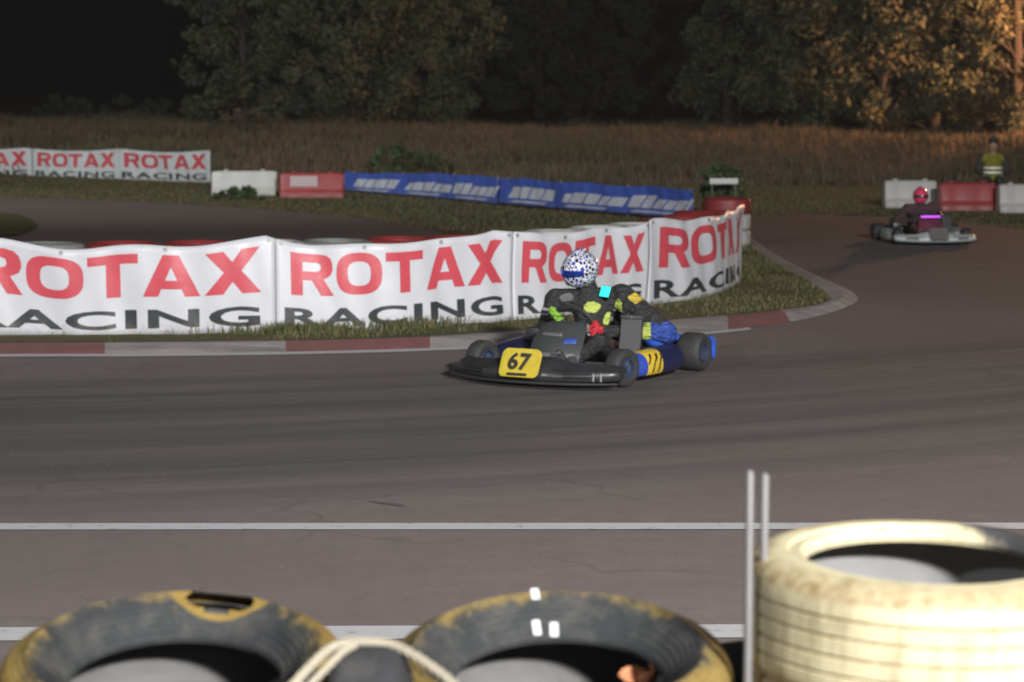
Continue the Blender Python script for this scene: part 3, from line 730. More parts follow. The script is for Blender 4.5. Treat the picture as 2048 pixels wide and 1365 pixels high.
# tyre stacks behind the banners
M_TW = [mat_painted('white_wall_tyre', (.40, .40, .40), (.2, .19, .18), 2.2), mat_painted('red_wall_tyre', (.20, .022, .022), (.06, .02, .02), 5.1), mat_painted('grey_wall_tyre', (.18, .185, .185), (.08, .08, .08), 8.3)]
PB = tyre_prof(.31, .1, .195, False, .004)
T_WALL = [tyre_mesh('tyre', PB, 56, m) for m in M_TW]
cn = ('white', 'red', 'grey')
s = s_at(NB, ns, -250); i = 0; send = s_at(NB, ns, 1478)
topcol = {}
while s < send and i < 20:
    p, d, nn = path(NB, ns, s); p = p-nn*.37; u = 1024+F*p.x/p.y
    ct = 1 if (150 < u < 400 or 800 < u < 1010 or 1290 < u < 1420) else 2 if (u < 150 or 600 < u < 800) else 0
    for k in range(4):
        c = ct if k == 0 else (0, 1)[(k+i) % 2]
        o = lay('wall_tyre', T_WALL[c], (p.x+random.uniform(-.02, .02), p.y+random.uniform(-.02, .02), .10+.19*(3-k)), i+k, (R(random.uniform(-2, 2)), R(random.uniform(-2, 2))) if k == 0 else (0, 0))
        tag(o, f'{cn[c]} tyre, {NTH[k] if k < 3 else "lowest"} in {ORD[i]} stack from left behind near banners', 'tyre', 'tyres of the near wall')
    s += .635; i += 1
# low red over white stack closing the right end of the wall
pe = gp(1452, 500)
for k, c in enumerate((1, 0, 0)):
    tag(lay('wall_tyre', T_WALL[c], (pe.x, pe.y, .155+.205*(2-k)), k*2), f'{cn[c]} tyre, {("topmost","middle","lowest")[k]} of the stack closing the near wall at right', 'tyre', 'tyres of the near wall')

# ------------------------------------------------------------------ far banners
def simple_path(pts):
    P = crv(pts, 10); S = [0]
    for a, b in zip(P, P[1:]): S.append(S[-1]+(b-a).length)
    return P, S
FP, FS = simple_path([gp(*p) for p in ((-330, 361), (-150, 360), (0, 361), (150, 363), (300, 366), (425, 370))])
fc = [-330, -130, 68, 240, 424]; fs_ = [s_at(FP, FS, u) for u in fc]
fl = ['far white red lettered banner cut off by the left edge of the frame', 'far white red lettered banner, leftmost that shows whole beyond the far track', 'far white red lettered banner, second to the left of the white barrier', 'far white red lettered banner right beside the white barrier']
for i in range(4):
    banner('advertising_banner', FP, FS, fs_[i]+.01, fs_[i+1], lambda s: .745-.06*abs(math.sin(s*1.25+.7)), lambda s: .04, TR, fl[i], 'banner', 'banners beyond the far track', .03, ph=i, posts=(.05, .5, .95))
BP, BS = simple_path([gp(*p) for p in ((692, 385), (850, 398), (1000, 413), (1150, 427), (1280, 437), (1385, 446))])
M_BB = vinyl('banner_blue_vinyl', (.05, .10, .42)); M_BWI = vinyl('banner_white_ink', (.5, .52, .6))
LB = BS[-1]; ex = []
rr = random.Random(5)
for j in range(3):
    u = .06+.32*j
    while u < .06+.32*j+.27:
        w = rr.uniform(.035, .075); hgt = rr.choice((.62, .58, .68)); ex.append((u, min(u+w, .98), .25, hgt, M_BWI, 'white_lettering')); u += w+.007
    ex.append((.07+.32*j, .07+.32*j+.2, .09, .16, M_BWI, 'white_lettering'))
half = len(ex)//2
banner('advertising_banner', BP, BS, 0, LB*.52, lambda s: .42+.10*smooth(0, 5, s)-.02*abs(math.sin(s*1.7)), lambda s: .04, [], 'low blue banner with white marks, the one next to the red barrier', 'banner', 'blue banners', .03, mats=M_BB, posts=(.03, .35, .68, .97), extra=[(a*1.0, b, c, d, m, n_) for a, b, c, d, m, n_ in ex])
banner('advertising_banner', BP, BS, LB*.52+.015, LB, lambda s: .53-.03*abs(math.sin(s*1.7)), lambda s: .06, [], 'low blue banner with white marks, the one ending near the green bush', 'banner', 'blue banners', .03, mats=M_BB, ph=2, posts=(.03, .35, .68, .97), extra=ex)
# plastic barriers
def barrier(u0, u1, v, mat, label, panel=None, h=.48):
    a, b = gp(u0, v), gp(u1, v); L = (b-a).length; m = (a+b)/2; ang = math.atan2(b.y-a.y, b.x-a.x)
    r = empty('plastic_barrier', m, ang); bm = BM(); secs = []
    prof = [(-.20, 0), (.20, 0), (.20, .10), (.14, .17), (.11, h-.05), (.08, h), (-.08, h), (-.11, h-.05), (-.14, .17), (-.20, .10)]
    for i in range(13):
        x = -L/2+.012+(L-.024)*i/12; e = .9 if i in (0, 12) else (.93 if i in (3, 4, 8, 9) else 1)
        secs.append([(x, y*e, .005+z*(1-.03*(1-e)*10*(z > .3) if i in (0, 12) else 1)) for y, z in prof])
    loft(bm, secs); o = obj('body', bm, mat, r); bv = o.modifiers.new('b', 'BEVEL'); bv.width = .018; bv.segments = 2
    for sx_ in (-1, 1):
        bm = BM(); lathe(bm, [(.02, 0), (.045, 0), (.045, .03), (.02, .035)], 14, Matrix.Translation((sx_*L*.28, 0, h)))
        obj('filler_cap', bm, mat, r)
    if panel:
        bm = BM(); box(bm, (panel[0]*L, -.128, h*.68), (panel[1]*L, .006, h*.42), Matrix.Rotation(R(-5), 3, 'X'), .002, 1)
        obj('sticker_panel', bm, pm('pale_sticker', (.42, .33, .35), .5, .1), r)
    return tag(r, label, 'barrier')
M_PW = vinyl('white_plastic', (.47, .47, .46), .45); M_PR = vinyl('red_plastic', (.30, .04, .045), .45)
barrier(424, 556, 392, M_PW, 'white plastic barrier at the end of the far white banners, left of the red one')
barrier(560, 690, 397, M_PR, 'red plastic barrier with a pale sticker, left of the blue banner', (-.12, .42))
barrier(1766, 1872, 417, M_PW, 'white plastic barrier just behind the pink helmeted driver')
barrier(1876, 1990, 423, M_PR, 'red plastic barrier at the far right, below the seated marshal')
barrier(1994, 2110, 427, M_PW, 'white plastic barrier cut by the right edge of the frame')
# white marker board by the bush
pk = at(1447, 415, 32.6); mr = empty('marker_board', (pk.x, 32.6, .052)); bm = BM(); box(bm, (0, 0, .345), (.42, .02, .085), bev=.004); bmesh.ops.translate(bm, vec=(0, 0, .30), verts=bm.verts); obj('board', bm, pm('board_white', (.5, .52, .5), .6, .1), mr)
bm = BM(); tube(bm, [(-.17, .02, -.05), (-.17, .02, .67)], .012, 8); obj('post', bm, M_STAKE, mr)
bm = BM(); tube(bm, [(.17, .02, -.05), (.17, .02, .67)], .012, 8); obj('post', bm, M_STAKE, mr)
tag(mr, 'narrow white marker board on two short posts in front of the green bush', 'sign')

# ------------------------------------------------------------------ karts
def plastic(name, c, rough=.42, coat=.12): return pm(name, c, rough, .12, 9, coat=coat)
M_TY = pm('kart_tyre_rubber', (.024, .0235, .0235), .75, .3, 30, bump=.3); M_STEEL = pm('tube_steel', (.32, .33, .35), .35, .15, 20, metal=.9)
M_RIM = pm('rim_alloy', (.35, .37, .42), .35, .15, 20, metal=.85); M_BLK = plastic('black_plastic', (.024, .025, .027)); M_DGR = plastic('dark_grey_plastic', (.045, .048, .049), .32)
M_ALU = pm('radiator_core', (.065, .065, .067), .5, .25, 60, metal=.5)
def rrect(w, h, r, n_=5):
    out = []
    for cx, cy, a0 in ((w/2-r, h/2-r, 0), (-w/2+r, h/2-r, 90), (-w/2+r, -h/2+r, 180), (w/2-r, -h/2+r, 270)):
        for i in range(n_+1):
            a = R(a0+90*i/n_); out.append((cx+r*math.cos(a), cy+r*math.sin(a)))
    return out
def make_kart(loc, rz, P, label, number=None, steer=-14):
    k = empty('racing_kart', loc, rz)
    # chassis
    bm = BM()
    for sg in (-1, 1):
        tube(bm, crv([(-.62, sg*.30, .10), (-.2, sg*.31, .065), (.25, sg*.34, .065), (.48, sg*.36, .085), (.72, sg*.20, .085)], 5), .015, 8)
        tube(bm, crv([(.34, sg*.34, .08), (.30, sg*.55, .12), (-.22, sg*.57, .12), (-.28, sg*.31, .075)], 5), .01, 8)
    for x, w, z in ((-.55, .30, .09), (-.05, .31, .065), (.72, .2, .085), (.45, .36, .085)): tube(bm, [(x, -w, z), (x, w, z)], .014, 8)
    tube(bm, crv([(.66, -.25, .1), (.86, -.24, .11), (.88, 0, .11), (.86, .24, .11), (.66, .25, .1)], 5), .01, 8)
    obj('chassis_frame', bm, M_STEEL, k)
    bm = BM(); box(bm, (.34, 0, .047), (.72, .62, .006), bev=.002, seg=1); obj('floor_pan', bm, M_BLK, k)
    bm = BM(); tube(bm, [(-.52, -.6, .14), (-.52, .6, .14)], .022, 12); obj('rear_axle', bm, M_STEEL, k)
    # wheels
    for x, y, r, w, st in ((.53, .545, .13, .125, steer), (.53, -.545, .13, .125, steer), (-.52, .605, .138, .185, 0), (-.52, -.605, .138, .185, 0)):
        we = empty('wheel', (x, y, r)); we.parent = k
        we.rotation_euler = (R(90), 0, R(st)); sgn = 1 if y > 0 else -1
        pr = [(r, -w*.28), (r, w*.28), (r-.006, w*.40), (r-.018, w*.48), (r-.035, w*.5), (.072, w*.44), (.066, w*.40), (.066, -w*.40), (.072, -w*.44), (r-.035, -w*.5), (r-.018, -w*.48), (r-.006, -w*.40)]
        bm = BM(); lathe(bm, pr, 40); obj('tyre', bm, M_TY, we)
        bm = BM(); lathe(bm, [(.0662, -w*.42), (.07, -w*.43), (.07, -w*.46), (.062, -w*.46), (.058, -w*.2), (.02, -w*.1), (.02, w*.1), (.058, w*.2), (.062, w*.46), (.07, w*.46), (.07, w*.43), (.0662, w*.42), (.06, 0)], 28)
        for q in range(3): tube(bm, [(.02*math.cos(q*2.09), .02*math.sin(q*2.09), -sgn*w*.22), (.06*math.cos(q*2.09), .06*math.sin(q*2.09), -sgn*w*.26)], .012, 6)
        lathe(bm, [(.0, -w*.36*sgn), (.022, -w*.36*sgn), (.026, -w*.15*sgn), (.0, -w*.15*sgn)], 12, closed=False)
        obj('rim', bm, P['rim'], we)
        if x > 0:
            bm = BM(); tube(bm, [(0, 0, 0), (0, 0, sgn*.17)], .014, 8); obj('stub_axle', bm, M_STEEL, we)
    # nose
    bm = BM(); secs = []
    HW = .655
    for i in range(25):
        t = -1+i/12; y = t*HW; b = abs(t); cx = .985-.20*b**2.2; top = .215-.04*smooth(.22, .5, b)+.022*smooth(.72, .9, b)-.05*b**6; bk = .70-.02*b
        fr = cx; lo = .045+.015*b**3
        dip = .03*math.exp(-((b-.42)/.1)**2)
        secs.append([(bk, y, lo+.02), (fr-.07, y, lo), (fr-.015, y, lo+.012), (fr, y, lo+.05), (fr-.012, y, lo+.085), (fr-.05-dip, y, top-.045), (fr-.11-dip, y, top-.008), (fr-.17, y, top), (bk, y, top-.02), (bk+.02, y, top-.05)])
    loft(bm, secs); nose = obj('front_spoiler', bm, P['nose'], k); sb = nose.modifiers.new('s', 'SUBSURF'); sb.levels = 1; sb.render_levels = 1
    # plate on the nose
    bm = BM(); pl = rrect(.30, .205, .045); tilt = Matrix.Rotation(R(24), 3, 'Y')
    def plate_pt(a, b, o_=0):     # a across (driver's left positive), b up
        v = Vector((o_-.55*a*a, a, b)); v.rotate(Matrix.Rotation(R(-27), 3, 'Y')); return v+Vector((.978, 0, .180))
    q0 = [bm.verts.new(plate_pt(a, b, .0)) for a, b in pl]; q1 = [bm.verts.new(plate_pt(a, b, .008)) for a, b in pl]
    bm.faces.new(q1)
    for i in range(len(pl)): bm.faces.new((q0[i], q0[(i+1) % len(pl)], q1[(i+1) % len(pl)], q1[i]))
    plate = obj('number_plate', bm, P['plate'], nose, False)
    if number:
        tb = text_bm(number, .03, 1.05); slice_x(tb, 10)
        for v in tb.verts: v.co = plate_pt((v.co.x-.5)*.17, (v.co.y-.5)*.125+.008, .0125)
        obj('black_number', tb, P['ink'], nose, False, False)
        bm = BM(); box(bm, plate_pt(0, -.085, .010), (.004, .15, .018), Matrix.Rotation(R(-27), 3, 'Y'), .001, 1); obj('plate_stripe', bm, P['ink'], nose)
    # lip, slots and stickers of the nose
    bm = BM(); tube(bm, [(1.0-.20*abs(-1+i/12)**2.2-.006, (-1+i/12)*.64, .052) for i in range(25)], .009, 6); obj('nose_lip', bm, M_BLK, nose)
    for y0 in (-.40, .40):
        for dz in (0, .028):
            bm = BM(); tube(bm, [(1.0-.20*abs(y/HW)**2.2-.022+.003*math.cos(y), y, .098+dz*.8) for y in [y0-.09+.02*q for q in range(10)]], .007, 6); obj('air_slot', bm, pm('slot_black', (.006, .006, .006), .6), nose)
    for y0 in (.50, .545):
        bm = BM(); box(bm, (.985-.20*(y0/HW)**2.2+.001, y0, .098), (.006, .016, .055), Matrix.Rotation(R(-30), 3, 'Z'), .001, 1); obj('sticker', bm, pm('grey_sticker', (.30, .32, .32), .4, .1), nose)
    # front panel (on the steering column)
    bm = BM(); secs = []
    for i in range(11):
        t = i/10; z = .14+.26*t; x = .55-.22*t-.05*math.sin(math.pi*t)*-1; w = .19-.03*t-.05*(t > .9)+.02*math.sin(math.pi*t)
        secs.append([(x-.5*(a*w)**2*3-.012*sg, a*w, z) for sg, rng in ((0, [-1, -.75, -.4, 0, .4, .75, 1]), (1, [1, .75, .4, 0, -.4, -.75, -1])) for a in rng])
    loft(bm, secs); fp = obj('front_panel', bm, P['panel'], k)
    def fpt(a, t, off=.004):
        z = .14+.26*t; x = .55-.22*t+.05*math.sin(math.pi*t); w = .19-.03*t-.05*(t > .9)+.02*math.sin(math.pi*t); return (x-.5*(a*w)**2*3+off, a*w, z)
    for nm_, a0, a1, t0, t1, m_ in (('panel_band', -.86, .86, .10, .24, P.get('band', P['panel'])), ('panel_sticker', .35, .8, .48, .62, P.get('stick', P['panel'])), ('panel_sticker', -.75, .2, .66, .74, P.get('band', P['panel']))):
        bm = BM(); G = [[bm.verts.new(fpt(a0+(a1-a0)*i/10, t0+(t1-t0)*j/3)) for j in range(4)] for i in range(11)]
        for i in range(10):
            for j in range(3): bm.faces.new((G[i][j], G[i+1][j], G[i+1][j+1], G[i][j+1]))
        so = obj(nm_, bm, m_, fp, True, True).modifiers.new('t', 'SOLIDIFY'); so.thickness = .002
    bm = BM(); tube(bm, [(.62, 0, .08), (.13, -.03, .345)], .012, 8); obj('steering_column', bm, M_STEEL, k)
    # steering wheel
    sw = empty('steering_wheel', (.11, -.03, .345)); sw.parent = k
    ax = Vector((-.60, .04, .32)).normalized(); sw.rotation_euler = ax.to_track_quat('Z', 'Y').to_euler()
    bm = BM(); tube(bm, [(.165*math.cos(a*math.pi/16), .165*math.sin(a*math.pi/16), 0) for a in range(32)], .014, 8, True); obj('wheel_rim', bm, M_BLK, sw)
    bm = BM()
    for q in range(3): tube(bm, [(.03*math.cos(q*2.09+.5), .03*math.sin(q*2.09+.5), -.015), (.16*math.cos(q*2.09+.5), .16*math.sin(q*2.09+.5), 0)], .010, 6)
    box(bm, (0, 0, -.008), (.1, .07, .025), bev=.006); obj('wheel_spokes', bm, M_DGR, sw)
    # side pods
    for sg in (-1, 1):
        bm = BM(); secs = []; nS = 20; xsv = []
        for i in range(nS+1):
            t = i/nS; x = .385-.72*t; xsv.append(x); b = abs(2*t-1); o_ = .665-.05*b**5-.05*(1-t)**3; top = .235-.06*b**6-.02*(1-t); inn_ = .37
            secs.append([(x, sg*y, z) for y, z in ((inn_, .07), (o_-.06, .042), (o_-.015, .05), (o_, .085), (o_-.004, .15), (o_-.028, top-.025), (o_-.07, top), (o_-.16, top-.01), (inn_, top-.05))])
        loft(bm, secs, mi=lambda i, kk: P['podmap'](xsv[i]) if sg > 0 else len(P['pod'])-1); pod = obj('side_pod', bm, P['pod'], k)
        sb = pod.modifiers.new('s', 'SUBSURF'); sb.levels = 1; sb.render_levels = 1
        if number and sg > 0:
            bm = BM()
            for x0 in (.30, .235, .17):
                rr2 = []
                for j in range(7):
                    z = .07+.13*j/6; dx = -.05*j/6
                    yy = .668-.0*z; i0 = min(nS, max(0, int((.385-x0-dx)/.72*nS))); bb = abs(2*i0/nS-1); t = i0/nS
                    yy = .665-.05*bb**5-.05*(1-t)**3+.004-(.016 if z > .185 else 0)-(.004 if z < .08 else 0)
                    rr2.append((bm.verts.new((x0+dx, yy, z)), bm.verts.new((x0+dx-.016, yy, z))))
                for (a, b), (c, d) in zip(rr2, rr2[1:]): bm.faces.new((a, b, d, c))
            o_ = obj('side_stripes', bm, P['ink'], pod, False); so = o_.modifiers.new('t', 'SOLIDIFY'); so.thickness = .003
    # rear bumper
    bm = BM(); secs = []
    for i in range(21):
        t = -1+i/10; y = t*.72; b = abs(t); x = -.76+.13*b**6; hh = .075+.02*b**2
        secs.append([(x-.05, y, .15-hh*.8), (x-.055, y, .15), (x-.045, y, .15+hh*.9), (x-.01, y, .15+hh), (x+.03, y, .15+hh*.9), (x+.035, y, .15), (x+.03, y, .15-hh*.9), (x-.01, y, .15-hh)])
    loft(bm, secs); rbp = obj('rear_bumper', bm, P['bumper'], k); sb = rbp.modifiers.new('s', 'SUBSURF'); sb.levels = 1; sb.render_levels = 1
    # seat
    bm = BM(); secs = []
    for i in range(15):
        t = i/14; c = Vector((-.02-.30*min(1, t*1.6)-.20*max(0, t-.5)*2, -.02, .12-.06*math.sin(math.pi*min(1, t*1.5))+.40*max(0, t-.42)/.58)); w = .19-.02*t; dp = .13*math.sin(math.pi*min(1, .25+t*.6))
        out_, in_ = [], []
        for j in range(9):
            a = -1+j/4; up = dp*abs(a)**2.2
            dv = Vector((up*smooth(.3, .7, t), a*w, up*(1-smooth(.3, .7, t)))); out_.append(c+dv); in_.append(c+dv*.94+Vector((.012*smooth(.3, .7, t), 0, .012*(1-smooth(.3, .7, t)))))
        secs.append([tuple(p) for p in out_]+[tuple(p) for p in reversed(in_)])
    loft(bm, secs); obj('seat', bm, M_BLK, k)
    # radiator on the driver's left
    rad = empty('radiator', (.02, .365, .285)); rad.parent = k; rad.rotation_euler = (0, R(-14), R(8))
    bm = BM(); box(bm, (0, 0, 0), (.04, .155, .24), bev=.003, seg=1)
    for j in range(13): box(bm, (.021, 0, -.108+.018*j), (.006, .148, .006))
    obj('core', bm, M_ALU, rad)
    for z_ in (.135, -.135): bm = BM(); box(bm, (0, 0, z_), (.052, .17, .035), bev=.01); obj('tank', bm, M_BLK, rad)
    bm = BM(); tube(bm, crv([(0, -.06, .15), (-.05, -.08, .2), (-.15, -.10, .18), (-.25, -.12, .05)], 6), .014, 8); obj('hose', bm, M_BLK, rad)
    # engine on the driver's right
    en = empty('engine', (-.30, -.40, .0)); en.parent = k
    bm = BM(); box(bm, (0, 0, .16), (.20, .18, .15), bev=.02); tube(bm, [(0, 0, .2), (.03, 0, .36)], .06, 14)
    for j in range(6): box(bm, (.005+.004*j, 0, .25+.018*j), (.15, .15, .006), bev=.002, seg=1)
    obj('crankcase', bm, M_ALU, en)
    bm = BM(); tube(bm, crv([(-.06, .02, .3), (-.2, .05, .28), (-.32, .1, .2), (-.34, .28, .17), (-.33, .5, .17)], 6), [.02]*6+[.03]*6+[.045]*13, 12); obj('exhaust_pipe', bm, M_STEEL, en)
    bm = BM(); box(bm, (.22, -.02, .26), (.2, .14, .1), bev=.03); obj('airbox', bm, M_BLK, en)
    bm = BM(); box(bm, (.30, 0, .14), (.22, .16, .17), bev=.03); tube(bm, [(.3, 0, .22), (.3, 0, .25)], .025, 12); obj('fuel_tank', bm, pm('translucent_tank', (.3, .3, .27), .4, .1), k)
    bm = BM()
    for sg in (-1, 1): tube(bm, [(.66, sg*.13, .08), (.70, sg*.13, .22)], .01, 6); tube(bm, [(.70, sg*.13-.04, .22), (.70, sg*.13+.04, .22)], .012, 6)
    obj('pedals', bm, M_STEEL, k)
    return tag(k, label, 'kart', 'karts racing on the track')
# helmet surface
def helmet_pt(th, ph, off=0):      # th from +x (front) counterclockwise, ph elevation
    c = math.cos(ph); f = max(0, math.cos(th))
    r = 1+.10*f**2*max(0, -math.sin(ph)+.25)*(1 if ph < .25 else 0)
    return Vector(((.142*r+off)*c*math.cos(th), (.122+off)*c*math.sin(th), (.136+off)*math.sin(ph) if ph > -.2 else (.136+off)*math.sin(ph)*.98))
def make_helmet(parent, loc, rot, mat, vis, blk):
    h = empty('helmet', loc); h.parent = parent; h.rotation_euler = rot
    bm = BM(); nt_, np_ = 40, 22; V = [[bm.verts.new(helmet_pt(2*math.pi*i/nt_, -.95+(math.pi/2-.02+.95)*j/np_)) for j in range(np_+1)] for i in range(nt_)]
    for i in range(nt_):
        for j in range(np_): bm.faces.new((V[i][j], V[(i+1) % nt_][j], V[(i+1) % nt_][j+1], V[i][j+1]))
    bm.faces.new([V[i][np_] for i in range(nt_)]); bm.faces.new([V[i][0] for i in range(nt_)][::-1]); obj('shell', bm, mat, h)
    def patch(nm, t0, p0, p1, off, m):
        bm = BM(); n1, n2 = 24, 8; A = []
        for o_ in (off, -.004):
            A.append([[bm.verts.new(helmet_pt(-t0+2*t0*i/n1, (p0+(p1-p0)*j/n2)*(1-.25*abs(-1+2*i/n1)**3), o_)) for j in range(n2+1)] for i in range(n1+1)])
        o1 = A[0]
        for i in range(n1):
            for j in range(n2): bm.faces.new((o1[i][j], o1[i+1][j], o1[i+1][j+1], o1[i][j+1]))
        o2 = A[1]
        for i in range(n1):
            for j in (0, n2): bm.faces.new((o1[i][j], o2[i][j], o2[i+1][j], o1[i+1][j]))
        for i in (0, n1):
            for j in range(n2): bm.faces.new((o1[i][j], o2[i][j], o2[i][j+1], o1[i][j+1]))
        obj(nm, bm, m, h)
    patch('visor', 1.15, -.10, .26, .006, vis); patch('chin_vent', .22, -.68, -.55, .004, blk)
    bm = BM(); box(bm, (.0, 0, .139), (.12, .05, .016), bev=.006); obj('top_vent', bm, mat, h)
    return h
def hand(name, parent, wrist, palm, grip_dir, knuck, mats, flip):
    """gloved hand closed round a rim; grip_dir = along the rim, knuck = towards the fingers"""
    g = Vector(grip_dir).normalized(); kx = Vector(knuck).normalized(); kx = (kx-g*kx.dot(g)).normalized(); nn = g.cross(kx)*flip
    p = Vector(palm); w = Vector(wrist); K = 1.22; parts = [('c', w, w.lerp(p, .5), .036, .038, 0), ('c', p-g*.034, p+g*.034, .029, .029, 1), ('c', w.lerp(p, .5), p+kx*.02, .032, .028, 1)]
    for i, (o_, L) in enumerate(((-.036, .85), (-.012, 1.0), (.012, .95), (.034, .78))):
        o_ *= K; b = p+g*o_+kx*.034+nn*.014; m1 = b+(kx*.034+nn*-.004)*L; m2 = m1+(kx*.004-nn*.036)*L; m3 = m2+(-kx*.026-nn*.010)*L
        parts += [('c', b, m1, .0135, .013, 1), ('c', m1, m2, .0125, .0115, 2), ('c', m2, m3, .0115, .0100, 2)]
    t0 = p-g*.03; t1 = t0-g*.025+kx*.02-nn*.012; t2 = t1+kx*.026-nn*.02
    parts += [('c', t0, t1, .0135, .012, 1), ('c', t1, t2, .0115, .0095, 2)]
    return organic(name, parts, mats, parent, .0055, 3)
def make_driver(loc, rz, D, label, tw=1.0):
    p = empty('person', loc, rz); L = Vector
    sR, sL = L((-.13, -.315, .515)), L((-.31, .125, .53)); eR, eL = L((-.03, -.355, .30)), L((-.21, .53, .295))
    hR, hL = L((.075, -.205, .425)), L((.085, .135, .335)); wR, wL = L((.025, -.255, .395)), L((.015, .20, .315))
    if tw != 1.0:
        sR, sL = L((-.27, -.20, .53)), L((-.27, .20, .53)); eR, eL = L((-.16, -.40, .32)), L((-.16, .40, .32)); hR, hL = L((.05, -.19, .36)), L((.05, .13, .36)); wR, wL = L((.0, -.24, .345)), L((.0, .19, .345))
    ch = (sR+sL)/2; nk = ch+L((.02, 0, .09)); hip = L((-.27, 0, .14))
    B = [('e', hip, (.15, .17, .12), None, 0), ('c', hip, hip.lerp(ch, .55), .15, .155, 0), ('c', hip.lerp(ch, .55), ch-L((0, 0, .03)), .155, .12, 0), ('c', sR-L((0, 0, .02)), sL-L((0, 0, .02)), .088, .088, 0), ('c', ch, nk, .085, .07, 0),
         ('c', sR, eR, .074, .056, 0), ('c', eR, wR, .054, .038, 0), ('c', sL, eL, .098, .084, 2), ('c', eL, wL, .062, .042, 2)]
    for sg in (-1, 1):
        kn, an = L((.20, sg*.20, .255)), L((.53, sg*.14, .125))
        B += [('c', hip+L((.02, sg*.09, -.01)), kn, .092, .064, 0), ('c', kn, an, .06, .042, 0)]
    body = organic('body', B, D['suit'], p, .011, 8)
    # colour fields of the suit sleeves follow the limb: blue seams and cuffs
    for f in body.data.polygons:
        c = f.center
        for a, b, w in ((sL, eL, wL),):
            if f.material_index != 2: continue
            def sd(p0, p1): q = max(0, min(1, (c-p0).dot(p1-p0)/(p1-p0).length_squared)); return (c-p0-(p1-p0)*q).length
            fore = sd(b, w)+.012 < sd(a, b)
            fa = (c-b).dot(w-b)/(w-b).length_squared; ua = (c-a).dot(b-a)/(b-a).length_squared
            d = c-(a+(b-a)*max(0, min(1, ua))); ax = (b-a).normalized()
            if fore: f.material_index = 4 if .30 < fa < .46 or .60 < fa < .72 else (3 if fa < .3 else 0)
            elif ua > .92: f.material_index = 3
            elif ua > .12 and (d.z < -.050 or (ua > .3 and d.z > .079)): f.material_index = 3
            elif .20 < ua < .38 and d.z > .05: f.material_index = 5
    for cc, sz, mi_ in D.get('paint', []):
        for f in body.data.polygons:
            if sum(((f.center[q]-cc[q])/sz[q])**2 for q in range(3)) < 1: f.material_index = mi_
    for nm, sg in (('boot', -1), ('boot', 1)):
        an = L((.53, sg*.14, .125)); organic(nm, [('c', an+L((-.04, 0, .02)), an+L((.02, 0, -.03)), .05, .046, 0), ('c', an+L((.02, 0, -.03)), an+L((.12, 0, .06)), .042, .036, 0), ('c', an+L((.12, 0, .06)), an+L((.15, 0, .10)), .036, .028, 0)], [D['boot']], p, .009, 4)
    rimd = L((.0, .6, .35))
    hand('glove', p, wR, hR+L((.035, .01, .0)), (.25, -.35, .6) if tw == 1 else (.3, 0, .7), (.8, .35, .1), D['gloveR'], -1)
    hand('glove', p, wL, hL+L((.035, .01, .01)), (.35, -.1, .6), (.8, -.3, .15), D['gloveL'], 1)
    make_helmet(p, nk+L(D['hoff']), D['hrot'], D['helmet'], D['visor'], M_BLK)
    for c, s, rot, m, nm in D.get('patch', []):
        bm = BM(); ellip(bm, L(c), s, rot, 3); obj(nm, bm, m, p)
    if D.get('light'):
        c, rot, m, sz = D['light']; lt = empty('signal_light', c); lt.parent = p; lt.rotation_euler = rot
        bm = BM(); box(bm, (-.012, 0, 0), (.02, sz[0]+.012, sz[1]+.012), bev=.004); obj('housing', bm, M_BLK, lt)
        bm = BM(); box(bm, (.003, 0, 0), (.01, sz[0], sz[1]), bev=.003); obj('lens', bm, m, lt)
    return tag(p, label, 'person', 'kart drivers')
def mat_helmet():
    s = N('spotted_helmet_paint'); co = s.coord()
    v = s.n('ShaderNodeTexVoronoi', feature='DISTANCE_TO_EDGE'); v.inputs['Scale'].default_value = 36; s.l(co, v.inputs['Vector'])
    v2 = s.n('ShaderNodeTexVoronoi'); v2.inputs['Scale'].default_value = 36; s.l(co, v2.inputs['Vector'])
    big = s.noise(9, 3)
    cell = s.ramp(v.outputs['Distance'], [(.07, 0), (.13, 1)])
    hue = s.mix(s.ramp(v2.outputs['Color'], [(.4, 0), (.45, 1)]), (.012, .012, .02), (.03, .04, .20))
    c = s.mix(s.math('MULTIPLY', cell, s.ramp(big, [(.27, 0), (.34, 1)])), (.60, .60, .64), hue)
    s.set(Base_Color=c, Roughness=.16, Coat_Weight=.8); return s.m
def suitm(name, c, rough=.7):
    s = N(name); f = s.noise(14, 5, .6); w = s.noise(22, 3, .5, s.coord('Object', (1, 1, 2.2)))
    s.set(Base_Color=s.mix(f, tuple(x*.7 for x in c), tuple(x*1.25 for x in c)), Roughness=rough); s.bump(w, 1.0, .05); return s.m
S_BLK = suitm('suit_black', (.02, .02, .021)); S_BLU = suitm('suit_blue', (.02, .055, .27), .5); S_LIM = suitm('suit_lime', (.42, .50, .10)); S_YEL = suitm('suit_yellow', (.50, .38, .04)); S_GRY = suitm('suit_grey', (.12, .12, .12))
GLV_G = suitm('glove_green', (.20, .42, .04)); GLV_D = suitm('glove_dark_green', (.06, .13, .03)); GLV_R = suitm('glove_red', (.42, .02, .03), .4); GLV_W = suitm('glove_white', (.42, .43, .40))
P1 = dict(band=pm('worn_grey_sticker', (.11, .115, .115), .45, .3, 25), stick=pm('blue_sticker', (.03, .07, .28), .4, .2, 20), rim=pm('dark_blue_rim', (.10, .13, .22), .35, .15, 20, metal=.7), nose=M_BLK, panel=M_DGR, plate=pm('yellow_plate', (.43, .335, .03), .4, .22, 14), ink=pm('black_ink', (.02, .02, .018), .5, .1),
          pod=[plastic('blue_pod', (.025, .055, .30)), plastic('yellow_pod', (.52, .37, .03)), plastic('navy_pod', (.012, .014, .05))], podmap=lambda x: 0 if x > .31 else 1 if x > .12 else 2, bumper=plastic('blue_bumper', (.03, .10, .50), .25))
TH = 29
